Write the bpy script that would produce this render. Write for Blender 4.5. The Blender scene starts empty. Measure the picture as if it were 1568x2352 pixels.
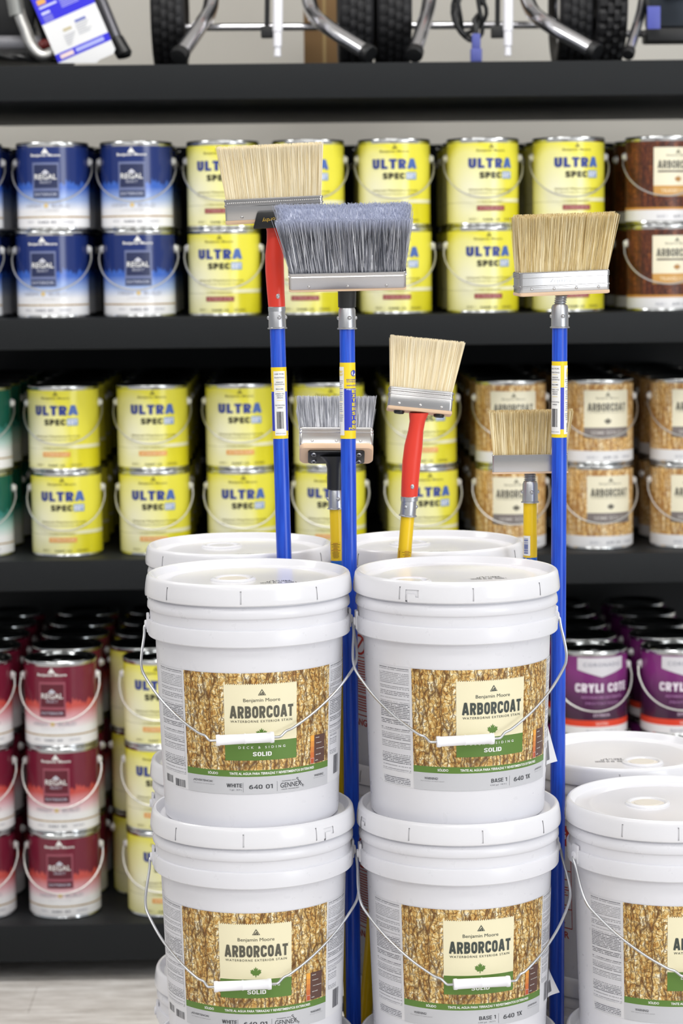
import bpy, bmesh, math, random
from mathutils import Vector, Matrix
rnd = random.Random(11)
PI = math.pi
sc = bpy.context.scene
COL = sc.collection
def R(d): return d * PI / 180

# ------------------------------------------------------------------ camera
CAM_F, PITCH, YAW, ROLL = 5205.92, 0.11093, 0.01918, 0.01093
CAM_C = Vector((0.0, -5.13836, 1.61734))
_cy, _sy, _cp, _sp = math.cos(YAW), math.sin(YAW), math.cos(PITCH), math.sin(PITCH)
CF = Vector((_sy * _cp, _cy * _cp, -_sp)); _r = Vector((_cy, -_sy, 0)); _u = _r.cross(CF)
CR = math.cos(ROLL) * _r - math.sin(ROLL) * _u
CU = math.sin(ROLL) * _r + math.cos(ROLL) * _u
cam = bpy.data.cameras.new('camera'); camo = bpy.data.objects.new('camera', cam); COL.objects.link(camo)
M = Matrix((CR, CU, -CF)).transposed().to_4x4(); M.translation = CAM_C
camo.matrix_world = M
cam.sensor_fit = 'VERTICAL'; cam.sensor_height = 36.0; cam.sensor_width = 24.0
cam.lens = CAM_F / 2352 * 36.0
cam.clip_start = 0.05; cam.clip_end = 60
cam.dof.use_dof = True; cam.dof.focus_distance = 3.28; cam.dof.aperture_fstop = 5.6; cam.dof.aperture_blades = 0
sc.camera = camo
def at(px, py, Y):
    "the point of the depth plane y = Y that a photo pixel looks at"
    d = CF + CR * ((px - 784) / CAM_F) + CU * ((1176 - py) / CAM_F)
    return CAM_C + d * ((Y - CAM_C.y) / d.y)

# ------------------------------------------------------------------ light
w = bpy.data.worlds.new('world'); sc.world = w; w.use_nodes = True
bg = w.node_tree.nodes['Background']; bg.inputs[0].default_value = (0.95, 0.97, 1.0, 1); bg.inputs[1].default_value = 0.37
def area(name, loc, rot, sx, sy, power, col=(1, 1, 1)):
    l = bpy.data.lights.new(name, 'AREA'); l.shape = 'RECTANGLE'; l.size = sx; l.size_y = sy; l.energy = power; l.color = col
    o = bpy.data.objects.new(name, l); COL.objects.link(o); o.location = loc; o.rotation_euler = rot
    return o
for y, watt in ((-1.0, 25), (-3.6, 15), (-6.0, 20), (-8.0, 20)):                 # the store's ceiling fixtures, rows of flat panels
    for x in (-2.4, 0.0, 2.4):
        area('ceiling_lamp', (x, y, 3.72), (0, 0, 0), 1.2, 0.55, watt, (1.0, 0.98, 0.95))
area('shop_window_daylight', (4.6, -6.4, 1.9), (R(90), 0, R(42)), 2.6, 2.4, 100, (0.93, 0.97, 1.0))
sc.view_settings.view_transform = 'Standard'; sc.view_settings.look = 'None'
sc.view_settings.exposure = 0.29; sc.view_settings.gamma = 1.0; sc.view_settings.use_curve_mapping = False

# ------------------------------------------------------------------ materials
def lin(c):
    c = c / 255.0
    return c / 12.92 if c <= 0.04045 else ((c + 0.055) / 1.055) ** 2.4
def C(r, g, b): return (lin(r), lin(g), lin(b), 1.0)
MATS = {}
def mat(name, rgb, rough=0.5, metal=0.0, spec=0.5, coat=0.0):
    m = bpy.data.materials.new(name); m.use_nodes = True
    b = m.node_tree.nodes['Principled BSDF']
    b.inputs['Base Color'].default_value = C(*rgb); b.inputs['Roughness'].default_value = rough
    b.inputs['Metallic'].default_value = metal; b.inputs['Specular IOR Level'].default_value = spec
    b.inputs['Coat Weight'].default_value = coat
    MATS[name] = m
    return m
class NT:
    "small helper that writes node trees"
    def __init__(s, m): s.t = m.node_tree; s.b = s.t.nodes['Principled BSDF']
    def n(s, typ, ins=None, **kw):
        nd = s.t.nodes.new(typ)
        for k, v in kw.items(): setattr(nd, k, v)
        for k, v in (ins or {}).items(): s.put(nd.inputs[k], v)
        return nd
    def put(s, sock, v):
        if isinstance(v, bpy.types.NodeSocket): s.t.links.new(v, sock)
        elif isinstance(v, bpy.types.Node): s.t.links.new(v.outputs[0], sock)
        else: sock.default_value = v
    def m(s, op, a, b=0.0, c=0.0, clamp=False):
        nd = s.n('ShaderNodeMath', {0: a, 1: b, 2: c}, operation=op, use_clamp=clamp); return nd.outputs[0]
    def mix(s, f, a, b):
        nd = s.t.nodes.new('ShaderNodeMix'); nd.data_type = 'RGBA'
        s.put(nd.inputs[0], f); s.put(nd.inputs[6], a); s.put(nd.inputs[7], b); return nd.outputs[2]
    def ramp(s, f, stops, interp='LINEAR'):
        nd = s.n('ShaderNodeValToRGB', {0: f}); cr = nd.color_ramp; cr.interpolation = interp
        while len(cr.elements) < len(stops): cr.elements.new(0.5)
        for e, (p, c) in zip(cr.elements, stops): e.position = p; e.color = c
        return nd.outputs[0]
    def uv(s):
        t = s.n('ShaderNodeUVMap'); t.uv_map = 'UVMap'
        sp = s.n('ShaderNodeSeparateXYZ', {0: t.outputs[0]}); return t.outputs[0], sp.outputs[0], sp.outputs[1]
    def step(s, v, lo, hi):
        nd = s.n('ShaderNodeMapRange', {0: v, 1: lo, 2: hi, 3: 0.0, 4: 1.0}, interpolation_type='SMOOTHSTEP'); return nd.outputs[0]
    def xyz(s, x, y, z=0.0): return s.n('ShaderNodeCombineXYZ', {0: x, 1: y, 2: z}).outputs[0]
    def noise(s, vec, scale=1.0, detail=2.0, rough=0.5):
        return s.n('ShaderNodeTexNoise', {'Vector': vec, 'Scale': scale, 'Detail': detail, 'Roughness': rough}).outputs[0]
    def bump(s, h, strength=0.3, dist=0.001):
        nd = s.n('ShaderNodeBump', {'Height': h, 'Strength': strength, 'Distance': dist}); s.put(s.b.inputs['Normal'], nd.outputs[0])

PLASTIC = mat('white_plastic', (224, 224, 230), 0.32)
NT(PLASTIC).b.inputs['Subsurface Weight'].default_value = 0.0
n = NT(PLASTIC); tc = n.n('ShaderNodeTexCoord').outputs['Object']
n.put(n.b.inputs['Roughness'], n.m('MULTIPLY_ADD', n.noise(tc, 60, 3), 0.16, 0.22))
LIDP = mat('lid_plastic', (228, 228, 233), 0.2)
GRIP = mat('grip_plastic', (244, 244, 250), 0.3)
SPOUT = mat('spout_cap_plastic', (226, 220, 210), 0.4)
WIRE = mat('bail_wire', (190, 192, 196), 0.3, 1.0)
WHITEWIRE = mat('can_bail_wire', (208, 208, 206), 0.34, 0.85)
STEEL = mat('tin_steel', (205, 208, 210), 0.16, 1.0)
TINLID = mat('tin_lid', (150, 154, 156), 0.13, 1.0)
EARW = mat('ear_steel', (236, 236, 236), 0.25, 0.25)
BLACKS = mat('shelf_black', (34, 36, 38), 0.5, 0.0, 0.15)
BLACKP = mat('black_plastic', (22, 23, 25), 0.38)
RUBBER = mat('tyre_rubber', (24, 24, 27), 0.6)
CHROME = mat('chrome_tube', (228, 228, 233), 0.2, 1.0)
FERR = mat('ferrule_steel', (196, 195, 195), 0.27, 1.0)
ALU = mat('pole_aluminium', (188, 190, 194), 0.36, 1.0)
WOODB = mat('brush_block_wood', (222, 190, 158), 0.5)
RED = mat('red_handle_paint', (226, 60, 42), 0.35)
BLUE = mat('blue_pole_fibreglass', (24, 62, 214), 0.32)
n = NT(BLUE); tc = n.n('ShaderNodeTexCoord').outputs['Object']; mp = n.n('ShaderNodeMapping', {0: tc}); mp.inputs['Scale'].default_value = (300, 300, 14)
n.put(n.b.inputs['Base Color'], n.ramp(n.noise(mp.outputs[0], 1, 4), [(0.3, C(10, 56, 178)), (0.7, C(26, 88, 216))]))
YEL = mat('yellow_pole_fibreglass', (238, 198, 8), 0.35)
GOLD = mat('gold_print', (200, 165, 70), 0.4, 0.3)
INK = {}
def ink(r, g, b):
    k = (r, g, b)
    if k not in INK: INK[k] = mat('ink_%02x%02x%02x' % k, k, 0.42)
    return INK[k]

def bark_mat(name, dark, stops, su=95.0, sv=70.0):
    m = mat(name, (150, 100, 50), 0.4); n = NT(m); uv, u, v = n.uv()
    tone = n.noise(n.xyz(n.m('MULTIPLY', u, 1.0), n.m('MULTIPLY', v, 0.22)), 48, 3)
    d1 = n.noise(uv, 75, 4, 0.6); d2 = n.noise(n.xyz(v, u, 0.37), 75, 4, 0.6)
    uu = n.m('ADD', u, n.m('MULTIPLY', n.m('SUBTRACT', d1, 0.5), 0.010)); vv = n.m('ADD', v, n.m('MULTIPLY', n.m('SUBTRACT', d2, 0.5), 0.014))
    v1 = n.n('ShaderNodeTexVoronoi', {'Vector': n.xyz(n.m('MULTIPLY', uu, su), n.m('MULTIPLY', vv, sv)), 'Scale': 1.0}, feature='DISTANCE_TO_EDGE').outputs[0]
    v2 = n.n('ShaderNodeTexVoronoi', {'Vector': n.xyz(n.m('MULTIPLY', uu, su * 0.72), n.m('MULTIPLY', vv, sv * 0.13), 3.0), 'Scale': 1.0}, feature='DISTANCE_TO_EDGE').outputs[0]
    crack = n.m('MINIMUM', n.m('MULTIPLY_ADD', n.step(v1, 0.0, 0.10), 0.8, 0.2), n.m('MULTIPLY_ADD', n.step(v2, 0.0, 0.10), 0.9, 0.1))
    col = n.ramp(n.m('ADD', n.m('MULTIPLY', n.noise(n.xyz(n.m('MULTIPLY', uu, 1.0), n.m('MULTIPLY', vv, 0.8)), 190, 7, 0.66), 0.68),
                     n.m('MULTIPLY', tone, 0.32)), stops)
    n.put(n.b.inputs['Base Color'], n.mix(crack, dark, col))
    return m
BARK = bark_mat('golden_bark_print', C(84, 48, 16), [(0.33, C(122, 74, 24)), (0.41, C(174, 122, 52)), (0.48, C(208, 168, 94)), (0.54, C(232, 206, 144)), (0.61, C(252, 246, 224))], 150.0, 122.0)
BARKCAN = bark_mat('honey_bark_print', C(158, 104, 44), [(0.35, C(186, 128, 58)), (0.43, C(216, 168, 92)), (0.50, C(234, 198, 130)), (0.58, C(252, 238, 200))])
BARKDK = bark_mat('brown_bark_print', C(52, 22, 14), [(0.35, C(66, 28, 20)), (0.48, C(102, 48, 28)), (0.58, C(140, 76, 36)), (0.68, C(176, 112, 60))])

def fineprint(name, paper, inkc, rows=400.0, dens=0.42):
    m = mat(name, (220, 220, 224), 0.42); n = NT(m); uv, u, v = n.uv()
    rv = n.m('MULTIPLY', v, rows); row = n.m('FLOOR', rv); fr = n.m('FRACT', rv)
    line = n.m('MULTIPLY', n.m('LESS_THAN', fr, 0.56), 1.0)
    word = n.m('GREATER_THAN', n.noise(n.xyz(n.m('MULTIPLY', u, 420.0), n.m('MULTIPLY', row, 5.31)), 1.0, 2, 0.7), dens)
    para = n.m('GREATER_THAN', n.n('ShaderNodeTexWhiteNoise', {0: n.xyz(row, 2.0)}, noise_dimensions='2D').outputs[0], 0.16)
    heavy = n.m('MULTIPLY_ADD', n.n('ShaderNodeTexWhiteNoise', {0: n.xyz(n.m('FLOOR', n.m('DIVIDE', row, 4.0)), 5.0)}, noise_dimensions='2D').outputs[0], 0.5, 0.4)
    f = n.m('MULTIPLY', n.m('MULTIPLY', line, word), n.m('MULTIPLY', para, heavy))
    n.put(n.b.inputs['Base Color'], n.mix(f, paper, inkc))
    return m
PRINT = fineprint('fine_print_panel', C(222, 222, 228), C(96, 98, 106))
PAPER = mat('label_paper', (224, 224, 228), 0.45)

def yellow_mat():
    m = mat('yellow_can_print', (225, 218, 60), 0.22, 0.0, 0.5); n = NT(m); uv, u, v = n.uv()
    du = n.m('DIVIDE', n.m('ADD', u, 0.055), 0.075); dv = n.m('DIVIDE', n.m('SUBTRACT', v, 0.07), 0.095)
    d = n.m('MULTIPLY', n.m('SQRT', n.m('ADD', n.m('MULTIPLY', du, du), n.m('MULTIPLY', dv, dv))), 0.80)
    base = n.ramp(d, [(0.16, C(244, 242, 208)), (0.8, C(240, 236, 152)), (1.25, C(236, 228, 74))])
    band = n.m('MULTIPLY', n.m('LESS_THAN', n.m('ABSOLUTE', n.m('SUBTRACT', v, 0.0565)), 0.0042), n.step(u, -0.01, 0.05))
    base = n.mix(n.m('MULTIPLY', band, 0.8), base, C(240, 238, 214))
    lo = n.m('MULTIPLY', n.m('LESS_THAN', v, 0.0515), n.step(u, 0.01, 0.06))
    base = n.mix(n.m('MULTIPLY', lo, 0.85), base, C(222, 212, 24))
    ln = n.m('LESS_THAN', n.m('ABSOLUTE', n.m('SUBTRACT', v, 0.0515)), 0.0006)
    n.put(n.b.inputs['Base Color'], n.mix(n.m('MULTIPLY', ln, 0.5), base, C(120, 116, 60)))
    return m
YELCAN = yellow_mat()
def skyline_mat(name, top, mid, pale):
    m = mat(name, (60, 90, 180), 0.2, 0.0, 0.5); n = NT(m); uv, u, v = n.uv()
    blk = n.n('ShaderNodeTexWhiteNoise', {1: n.m('FLOOR', n.m('MULTIPLY', u, 88.0))}, noise_dimensions='1D').outputs[0]
    t = n.m('ADD', v, n.m('MULTIPLY', n.m('SUBTRACT', n.noise(n.xyz(u, 0.0), 70, 3), 0.5), 0.05))
    t = n.m('ADD', t, n.m('MULTIPLY', n.m('SUBTRACT', blk, 0.5), 0.012))
    dark = n.step(t, 0.102, 0.108)
    low = n.ramp(n.m('MULTIPLY', v, 10.0), [(0.44, C(246, 246, 248)), (0.66, C(*pale)), (0.94, C(*mid)), (1.0, C(*mid))])
    n.put(n.b.inputs['Base Color'], n.mix(dark, low, C(*top)))
    return m
REGBLUE = skyline_mat('navy_can_print', (32, 50, 112), (62, 104, 196), (168, 190, 232))
REGRED = skyline_mat('maroon_can_print', (118, 32, 54), (206, 84, 76), (232, 186, 196))
REGGRN = skyline_mat('green_can_print', (8, 92, 78), (50, 130, 124), (186, 216, 212))
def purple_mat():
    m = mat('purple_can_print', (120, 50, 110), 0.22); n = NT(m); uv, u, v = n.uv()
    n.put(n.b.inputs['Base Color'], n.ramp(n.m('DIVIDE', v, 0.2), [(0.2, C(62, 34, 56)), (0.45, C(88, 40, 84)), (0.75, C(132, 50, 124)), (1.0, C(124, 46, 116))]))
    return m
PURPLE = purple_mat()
def bristle_mat(name, stops, rough=0.5, tip=None):
    m = mat(name, (200, 180, 140), rough); n = NT(m)
    g = n.n('ShaderNodeNewGeometry').outputs['Random Per Island']; uv, u, v = n.uv(); c = n.ramp(g, stops)
    if tip: c = n.mix(n.m('MULTIPLY', n.step(v, 0.74, 1.0), tip[1]), c, C(*tip[0]))          # flagged tips are paler
    n.put(n.b.inputs['Base Color'], c); return m
BR_CREAM = bristle_mat('cream_bristle', [(0.0, C(230, 212, 170)), (0.5, C(244, 230, 196)), (1.0, C(252, 243, 216))], 0.5, ((250, 240, 216), 0.5))
BR_TAN = bristle_mat('tan_bristle', [(0.0, C(168, 138, 84)), (0.4, C(218, 196, 140)), (1.0, C(248, 236, 200))])
BR_GREY = bristle_mat('grey_bristle', [(0.0, C(52, 55, 64)), (0.4, C(112, 116, 128)), (0.7, C(182, 184, 194)), (1.0, C(236, 238, 244))], 0.5, ((196, 202, 224), 0.85))
BR_GREY2 = bristle_mat('silver_bristle', [(0.0, C(90, 94, 104)), (0.4, C(150, 153, 164)), (1.0, C(236, 238, 244))], 0.5, ((210, 212, 224), 0.6))

# ------------------------------------------------------------------ mesh helpers
class MB:
    def __init__(s): s.v = []; s.f = []; s.m = []; s.uv = []; s.mats = []
    def mi(s, m):
        if m not in s.mats: s.mats.append(m)
        return s.mats.index(m)
    def add(s, vs, fs, m, uvs=None):
        o = len(s.v); i = s.mi(m)
        s.v += [tuple(p) for p in vs]; s.uv += list(uvs) if uvs else [(0.0, 0.0)] * len(vs)
        for f in fs: s.f.append(tuple(o + k for k in f)); s.m.append(i)
    def box(s, x0, x1, y0, y1, z0, z1, m, bev=0.0):
        if bev <= 0:
            vs = [(x, y, z) for x in (x0, x1) for y in (y0, y1) for z in (z0, z1)]
            s.add(vs, [(0, 1, 3, 2), (4, 6, 7, 5), (0, 4, 5, 1), (2, 3, 7, 6), (0, 2, 6, 4), (1, 5, 7, 3)], m)
            return
        bm = bmesh.new(); bmesh.ops.create_cube(bm, size=1.0)
        for q in bm.verts: q.co = Vector(((x0 + x1) / 2 + q.co.x * (x1 - x0), (y0 + y1) / 2 + q.co.y * (y1 - y0), (z0 + z1) / 2 + q.co.z * (z1 - z0)))
        bmesh.ops.bevel(bm, geom=bm.edges[:], offset=bev, segments=2, profile=0.6, affect='EDGES')
        bm.verts.index_update(); s.add([q.co[:] for q in bm.verts], [[q.index for q in f.verts] for f in bm.faces], m); bm.free()
    def lathe(s, prof, m, angs=64, cx=0.0, cy=0.0, z0=0.0, skip=None, axis=None):
        if isinstance(angs, int): angs = [2 * PI * i / angs for i in range(angs)]
        na = len(angs); vs = []; uvs = []
        for (r, z) in prof:
            for a in angs: vs.append((cx + r * math.sin(a), cy - r * math.cos(a), z0 + z)); uvs.append((a * max(r, 0.01), z))
        fs = []
        for i in range(len(prof) - 1):
            for j in range(na):
                if skip and skip(i, j): continue
                k = (j + 1) % na
                fs.append((i * na + j, i * na + k, (i + 1) * na + k, (i + 1) * na + j))
        s.add(vs, fs, m, uvs)
    def tube(s, pts, r, m, seg=10, caps=True):
        pts = [Vector(p) for p in pts]; rr = r if isinstance(r, (list, tuple)) else [r] * len(pts)
        t0 = (pts[1] - pts[0]).normalized(); nrm = t0.orthogonal().normalized(); vs = []; n_ = len(pts)
        for i, p in enumerate(pts):
            t = (pts[min(i + 1, n_ - 1)] - pts[max(i - 1, 0)]).normalized()
            nrm = (nrm - t * nrm.dot(t)).normalized(); b = t.cross(nrm)
            for k in range(seg):
                a = 2 * PI * k / seg; vs.append(p + (nrm * math.cos(a) + b * math.sin(a)) * rr[i])
        fs = [(i * seg + k, i * seg + (k + 1) % seg, (i + 1) * seg + (k + 1) % seg, (i + 1) * seg + k) for i in range(n_ - 1) for k in range(seg)]
        if caps: fs += [tuple(range(seg))[::-1], tuple((n_ - 1) * seg + k for k in range(seg))]
        s.add(vs, fs, m)
    def ball(s, c, r, m, seg=14, rings=8, sc=(1, 1, 1)):
        vs = []; fs = []
        for i in range(rings + 1):
            a = PI * i / rings
            for j in range(seg):
                b = 2 * PI * j / seg; vs.append((c[0] + r * sc[0] * math.sin(a) * math.cos(b), c[1] + r * sc[1] * math.sin(a) * math.sin(b), c[2] + r * sc[2] * math.cos(a)))
        for i in range(rings):
            for j in range(seg):
                k = (j + 1) % seg; fs.append((i * seg + j, (i + 1) * seg + j, (i + 1) * seg + k, i * seg + k))
        s.add(vs, fs, m)
    # printed things: fn(u, v, off) lays a flat drawing onto a surface
    def patch(s, u0, u1, v0, v1, fn, off, m, nu=1, nv=1):
        vs = []; uvs = []
        for j in range(nv + 1):
            for i in range(nu + 1):
                u = u0 + (u1 - u0) * i / nu; v = v0 + (v1 - v0) * j / nv
                vs.append(fn(u, v, off)); uvs.append((u, v))
        s.add(vs, [(j * (nu + 1) + i, j * (nu + 1) + i + 1, (j + 1) * (nu + 1) + i + 1, (j + 1) * (nu + 1) + i) for j in range(nv) for i in range(nu)], m, uvs)
    def poly(s, pts, fn, off, m): s.add([fn(u, v, off) for u, v in pts], [tuple(range(len(pts)))], m, pts)
    def text(s, t, u, v, wd, ht, fn, off, m, bold=0.0, rot=0.0, spacing=1.0, block=0.0):
        "t centred on (u, v), fitted to width wd and height ht"
        vs, fs, (x0, x1, y0, y1) = block_text(t, block) if block else glyphs(t, bold, spacing)
        if not vs: return
        kx = wd / (x1 - x0) if wd else ht / (y1 - y0); ky = ht / (y1 - y0) if ht else kx
        c_, s_ = math.cos(rot), math.sin(rot); out = []
        for (x, y) in vs:
            a = (x - (x0 + x1) / 2) * kx; b = (y - (y0 + y1) / 2) * ky
            out.append(fn(u + a * c_ - b * s_, v + a * s_ + b * c_, off))
        s.add(out, fs, m)
    def xf(s, mtx): s.v = [tuple(mtx @ Vector(p)) for p in s.v]; return s
    def mesh(s, name, smooth=True, ang=35):
        me = bpy.data.meshes.new(name); me.from_pydata(s.v, [], s.f)
        for m in s.mats: me.materials.append(m)
        me.polygons.foreach_set('material_index', s.m)
        ul = me.uv_layers.new(name='UVMap'); flat = []
        for lp in me.loops: flat += s.uv[lp.vertex_index]
        ul.data.foreach_set('uv', flat)
        if smooth:
            me.polygons.foreach_set('use_smooth', [True] * len(me.polygons))
            me.set_sharp_from_angle(angle=R(ang))
        me.update(); return me
    def build(s, name, parent=None, smooth=True, ang=35): return put(name, s.mesh(name, smooth, ang), parent)
def put(name, me, parent=None):
    o = bpy.data.objects.new(name, me); COL.objects.link(o)
    if parent: o.parent = parent
    return o
_gl = {}
def glyphs(t, bold=0.0, spacing=1.0):
    k = (t, bold, spacing)
    if k not in _gl:
        cu = bpy.data.curves.new('t', 'FONT'); cu.body = t; cu.size = 1.0; cu.resolution_u = 3; cu.offset = bold; cu.space_character = spacing
        o = bpy.data.objects.new('t', cu); COL.objects.link(o)
        dg = bpy.context.evaluated_depsgraph_get(); me = bpy.data.meshes.new_from_object(o.evaluated_get(dg))
        vs = [(p.co.x, p.co.y) for p in me.vertices]; fs = [tuple(p.vertices) for p in me.polygons]
        bpy.data.objects.remove(o); bpy.data.curves.remove(cu); bpy.data.meshes.remove(me)
        bb = (min(a for a, b in vs), max(a for a, b in vs), min(b for a, b in vs), max(b for a, b in vs)) if vs else (0, 1, 0, 1)
        _gl[k] = (vs, fs, bb)
    return _gl[k]
def rounded(pts, r, closed=False):
    out = []; n_ = len(pts)
    for i, p in enumerate(pts):
        if not closed and i in (0, n_ - 1): out.append(Vector(p)); continue
        p = Vector(p); a = Vector(pts[i - 1]); c = Vector(pts[(i + 1) % n_])
        q0 = p + (a - p).normalized() * min(r, (a - p).length * .5); q1 = p + (c - p).normalized() * min(r, (c - p).length * .5)
        for k in range(5): t = k / 4; out.append((1 - t) ** 2 * q0 + 2 * t * (1 - t) * p + t * t * q1)
    return out
def block_glyph(ch, h):
    W = {'I': 2 * h, '1': .34, 'T': .54, 'L': .48, 'E': .5, 'A': .66, 'X': .62, 'Y': .62, 'W': .9, 'N': .62, '4': .6, ' ': .3}.get(ch, .58); a, b, t, o, m_ = h, W - h, 1 - h, h, .5; r = .24
    S = {'O': [([(a, o), (b, o), (b, t), (a, t)], r, 1)], 'A': [([(h * .9, 0), (W / 2 - h * .25, 1)], 0, 0), ([(W - h * .9, 0), (W / 2 + h * .25, 1)], 0, 0), ([(W * .22, .27), (W * .78, .27)], 0, 0), ([(W / 2 - h * .6, 1 - h * .6), (W / 2 + h * .6, 1 - h * .6)], 0, 0)],
         'R': [([(a, 0), (a, 1)], 0, 0), ([(a, t), (b, t), (b, .46), (a, .46)], r * .8, 0), ([(W * .5, .46), (b, 0)], 0, 0)], 'P': [([(a, 0), (a, 1)], 0, 0), ([(a, t), (b, t), (b, .42), (a, .42)], r * .9, 0)],
         'B': [([(a, 0), (a, 1)], 0, 0), ([(a, t), (b - .02, t), (b - .02, .52), (a, .52)], r * .7, 0), ([(a, .52), (b, .52), (b, o), (a, o)], r * .8, 0)], 'C': [([(b, .66), (b, t), (a, t), (a, o), (b, o), (b, .34)], r, 0)],
         'T': [([(0, t), (W, t)], 0, 0), ([(W / 2, 0), (W / 2, 1)], 0, 0)], 'U': [([(a, 1), (a, o), (b, o), (b, 1)], r, 0)], 'L': [([(a, 0), (a, 1)], 0, 0), ([(a, o), (W, o)], 0, 0)],
         'S': [([(b, .72), (b, t), (a, t), (a, .52), (b, .48), (b, o), (a, o), (a, .28)], .2, 0)], 'E': [([(a, 0), (a, 1)], 0, 0)] + [([(a, y), (W, y)], 0, 0) for y in (o, .5, t)], 'X': [([(h, 0), (W - h, 1)], 0, 0), ([(h, 1), (W - h, 0)], 0, 0)],
         'D': [([(a, 0), (a, 1)], 0, 0), ([(a, t), (b, t), (b, o), (a, o)], r, 0)], 'I': [([(a, 0), (a, 1)], 0, 0)], 'Y': [([(h * .9, 1), (W / 2, .42)], 0, 0), ([(W - h * .9, 1), (W / 2, .42)], 0, 0), ([(W / 2, 0), (W / 2, .46)], 0, 0)],
         'N': [([(a, 0), (a, 1)], 0, 0), ([(b, 0), (b, 1)], 0, 0), ([(a, 1 - h), (b, h)], 0, 0)], 'H': [([(a, 0), (a, 1)], 0, 0), ([(b, 0), (b, 1)], 0, 0), ([(a, .5), (b, .5)], 0, 0)], 'W': [([(h, 1), (W * .28, 0)], 0, 0), ([(W * .28, 0), (W / 2, 1)], 0, 0), ([(W / 2, 1), (W * .72, 0)], 0, 0), ([(W * .72, 0), (W - h, 1)], 0, 0)],
         '6': [([(b, t - .08), (W * .45, t), (a, .55), (a, o), (b, o), (b, .54), (a, .54)], .2, 0)], '4': [([(b - .06, 0), (b - .06, 1), (a, .28), (W, .28)], 0, 0)], '1': [([(W - h, 0), (W - h, 1)], 0, 0), ([(0, .8), (W - h, 1 - h * .6)], 0, 0)]}
    S['0'] = S['O']; return W, S.get(ch, [])
def block_text(t, stroke):
    h = stroke / 2; vs = []; fs = []; x = 0.0
    for ch in t:
        W, paths = block_glyph(ch, h)
        for pts, r, closed in paths:
            P = rounded(pts, r, closed) if r else [Vector(p) for p in pts]; N = len(P); base = len(vs)
            for i in range(N):
                p0 = P[i - 1] if (closed or i) else P[i]; p1 = P[(i + 1) % N] if (closed or i < N - 1) else P[i]
                d0 = (P[i] - p0); d1 = (p1 - P[i]); d0 = d0.normalized() if d0.length > 1e-6 else d1.normalized(); d1 = d1.normalized() if d1.length > 1e-6 else d0
                nn = Vector((-(d0 + d1).y, (d0 + d1).x)); nn = nn.normalized() if nn.length > 1e-6 else Vector((-d0.y, d0.x)); k = h / max(0.5, nn.dot(Vector((-d0.y, d0.x))))
                for q in (P[i] + nn * k, P[i] - nn * k): vs.append((x + q.x, q.y))
            for i in range(N if closed else N - 1): j = (i + 1) % N; fs.append((base + 2 * i + 1, base + 2 * j + 1, base + 2 * j, base + 2 * i))
        x += W + .10
    xs = [v[0] for v in vs]; return vs, fs, (min(xs), max(xs), 0.0, 1.0)
def tag(o, label, cat, group=None):
    o['label'] = label; o['category'] = cat
    if group: o['group'] = group
    return o
def thing(name, loc, label=None, cat=None, group=None, rotz=0.0):
    o = bpy.data.objects.new(name, None); COL.objects.link(o); o.location = loc; o.rotation_euler = (0, 0, rotz); o.empty_display_size = 0.05
    if label: tag(o, label, cat, group)
    return o
def struct(name, mb, smooth=False):
    o = mb.build(name, None, smooth); o['kind'] = 'structure'; return o
def spline(pts, k=6):
    "Catmull-Rom through the points"
    P = [Vector(p) for p in pts]; P = [2 * P[0] - P[1]] + P + [2 * P[-1] - P[-2]]; out = []
    for i in range(1, len(P) - 2):
        for j in range(k):
            t = j / k; a, b, c, d = P[i - 1:i + 3]
            out.append(0.5 * ((2 * b) + (c - a) * t + (2 * a - 5 * b + 4 * c - d) * t * t + (3 * b - a - 3 * c + d) * t ** 3))
    out.append(P[-2]); return out

# ------------------------------------------------------------------ the setting
m = mat('vinyl_plank_floor', (196, 190, 184), 0.45); n = NT(m); tc = n.n('ShaderNodeTexCoord').outputs['Object']
mp = n.n('ShaderNodeMapping', {0: tc}); mp.inputs['Scale'].default_value = (3.0, 13.0, 1)
g1 = n.noise(mp.outputs[0], 2.6, 8, 0.68); br = n.n('ShaderNodeTexBrick', {'Vector': tc, 'Color1': (0.42, 0.42, 0.42, 1), 'Color2': (0.56, 0.56, 0.56, 1), 'Mortar': (0.25, 0.25, 0.25, 1), 'Scale': 1.0, 'Mortar Size': 0.0015, 'Brick Width': 1.2, 'Row Height': 0.18})
n.put(n.b.inputs['Base Color'], n.ramp(n.m('ADD', n.m('MULTIPLY', g1, 0.7), n.m('MULTIPLY', br.outputs[0], 0.45)), [(0.36, C(150, 144, 138)), (0.54, C(204, 199, 194)), (0.70, C(234, 231, 228))]))
b = MB(); b.box(-5, 5, -8.5, 1.35, -0.1, 0.0, m); struct('floor', b)
WALL = mat('painted_wall', (222, 219, 211), 0.7)
n = NT(WALL); n.bump(n.noise(n.n('ShaderNodeTexCoord').outputs['Object'], 90, 3), 0.08, 0.002)
b = MB(); b.box(-5, 5, 1.25, 1.35, 0, 3.9, WALL); struct('wall_back', b)
b = MB(); b.box(-5, 5, -8.5, 1.35, 3.8, 3.9, mat('ceiling_paint', (236, 236, 234), 0.8)); struct('ceiling', b)

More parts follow.
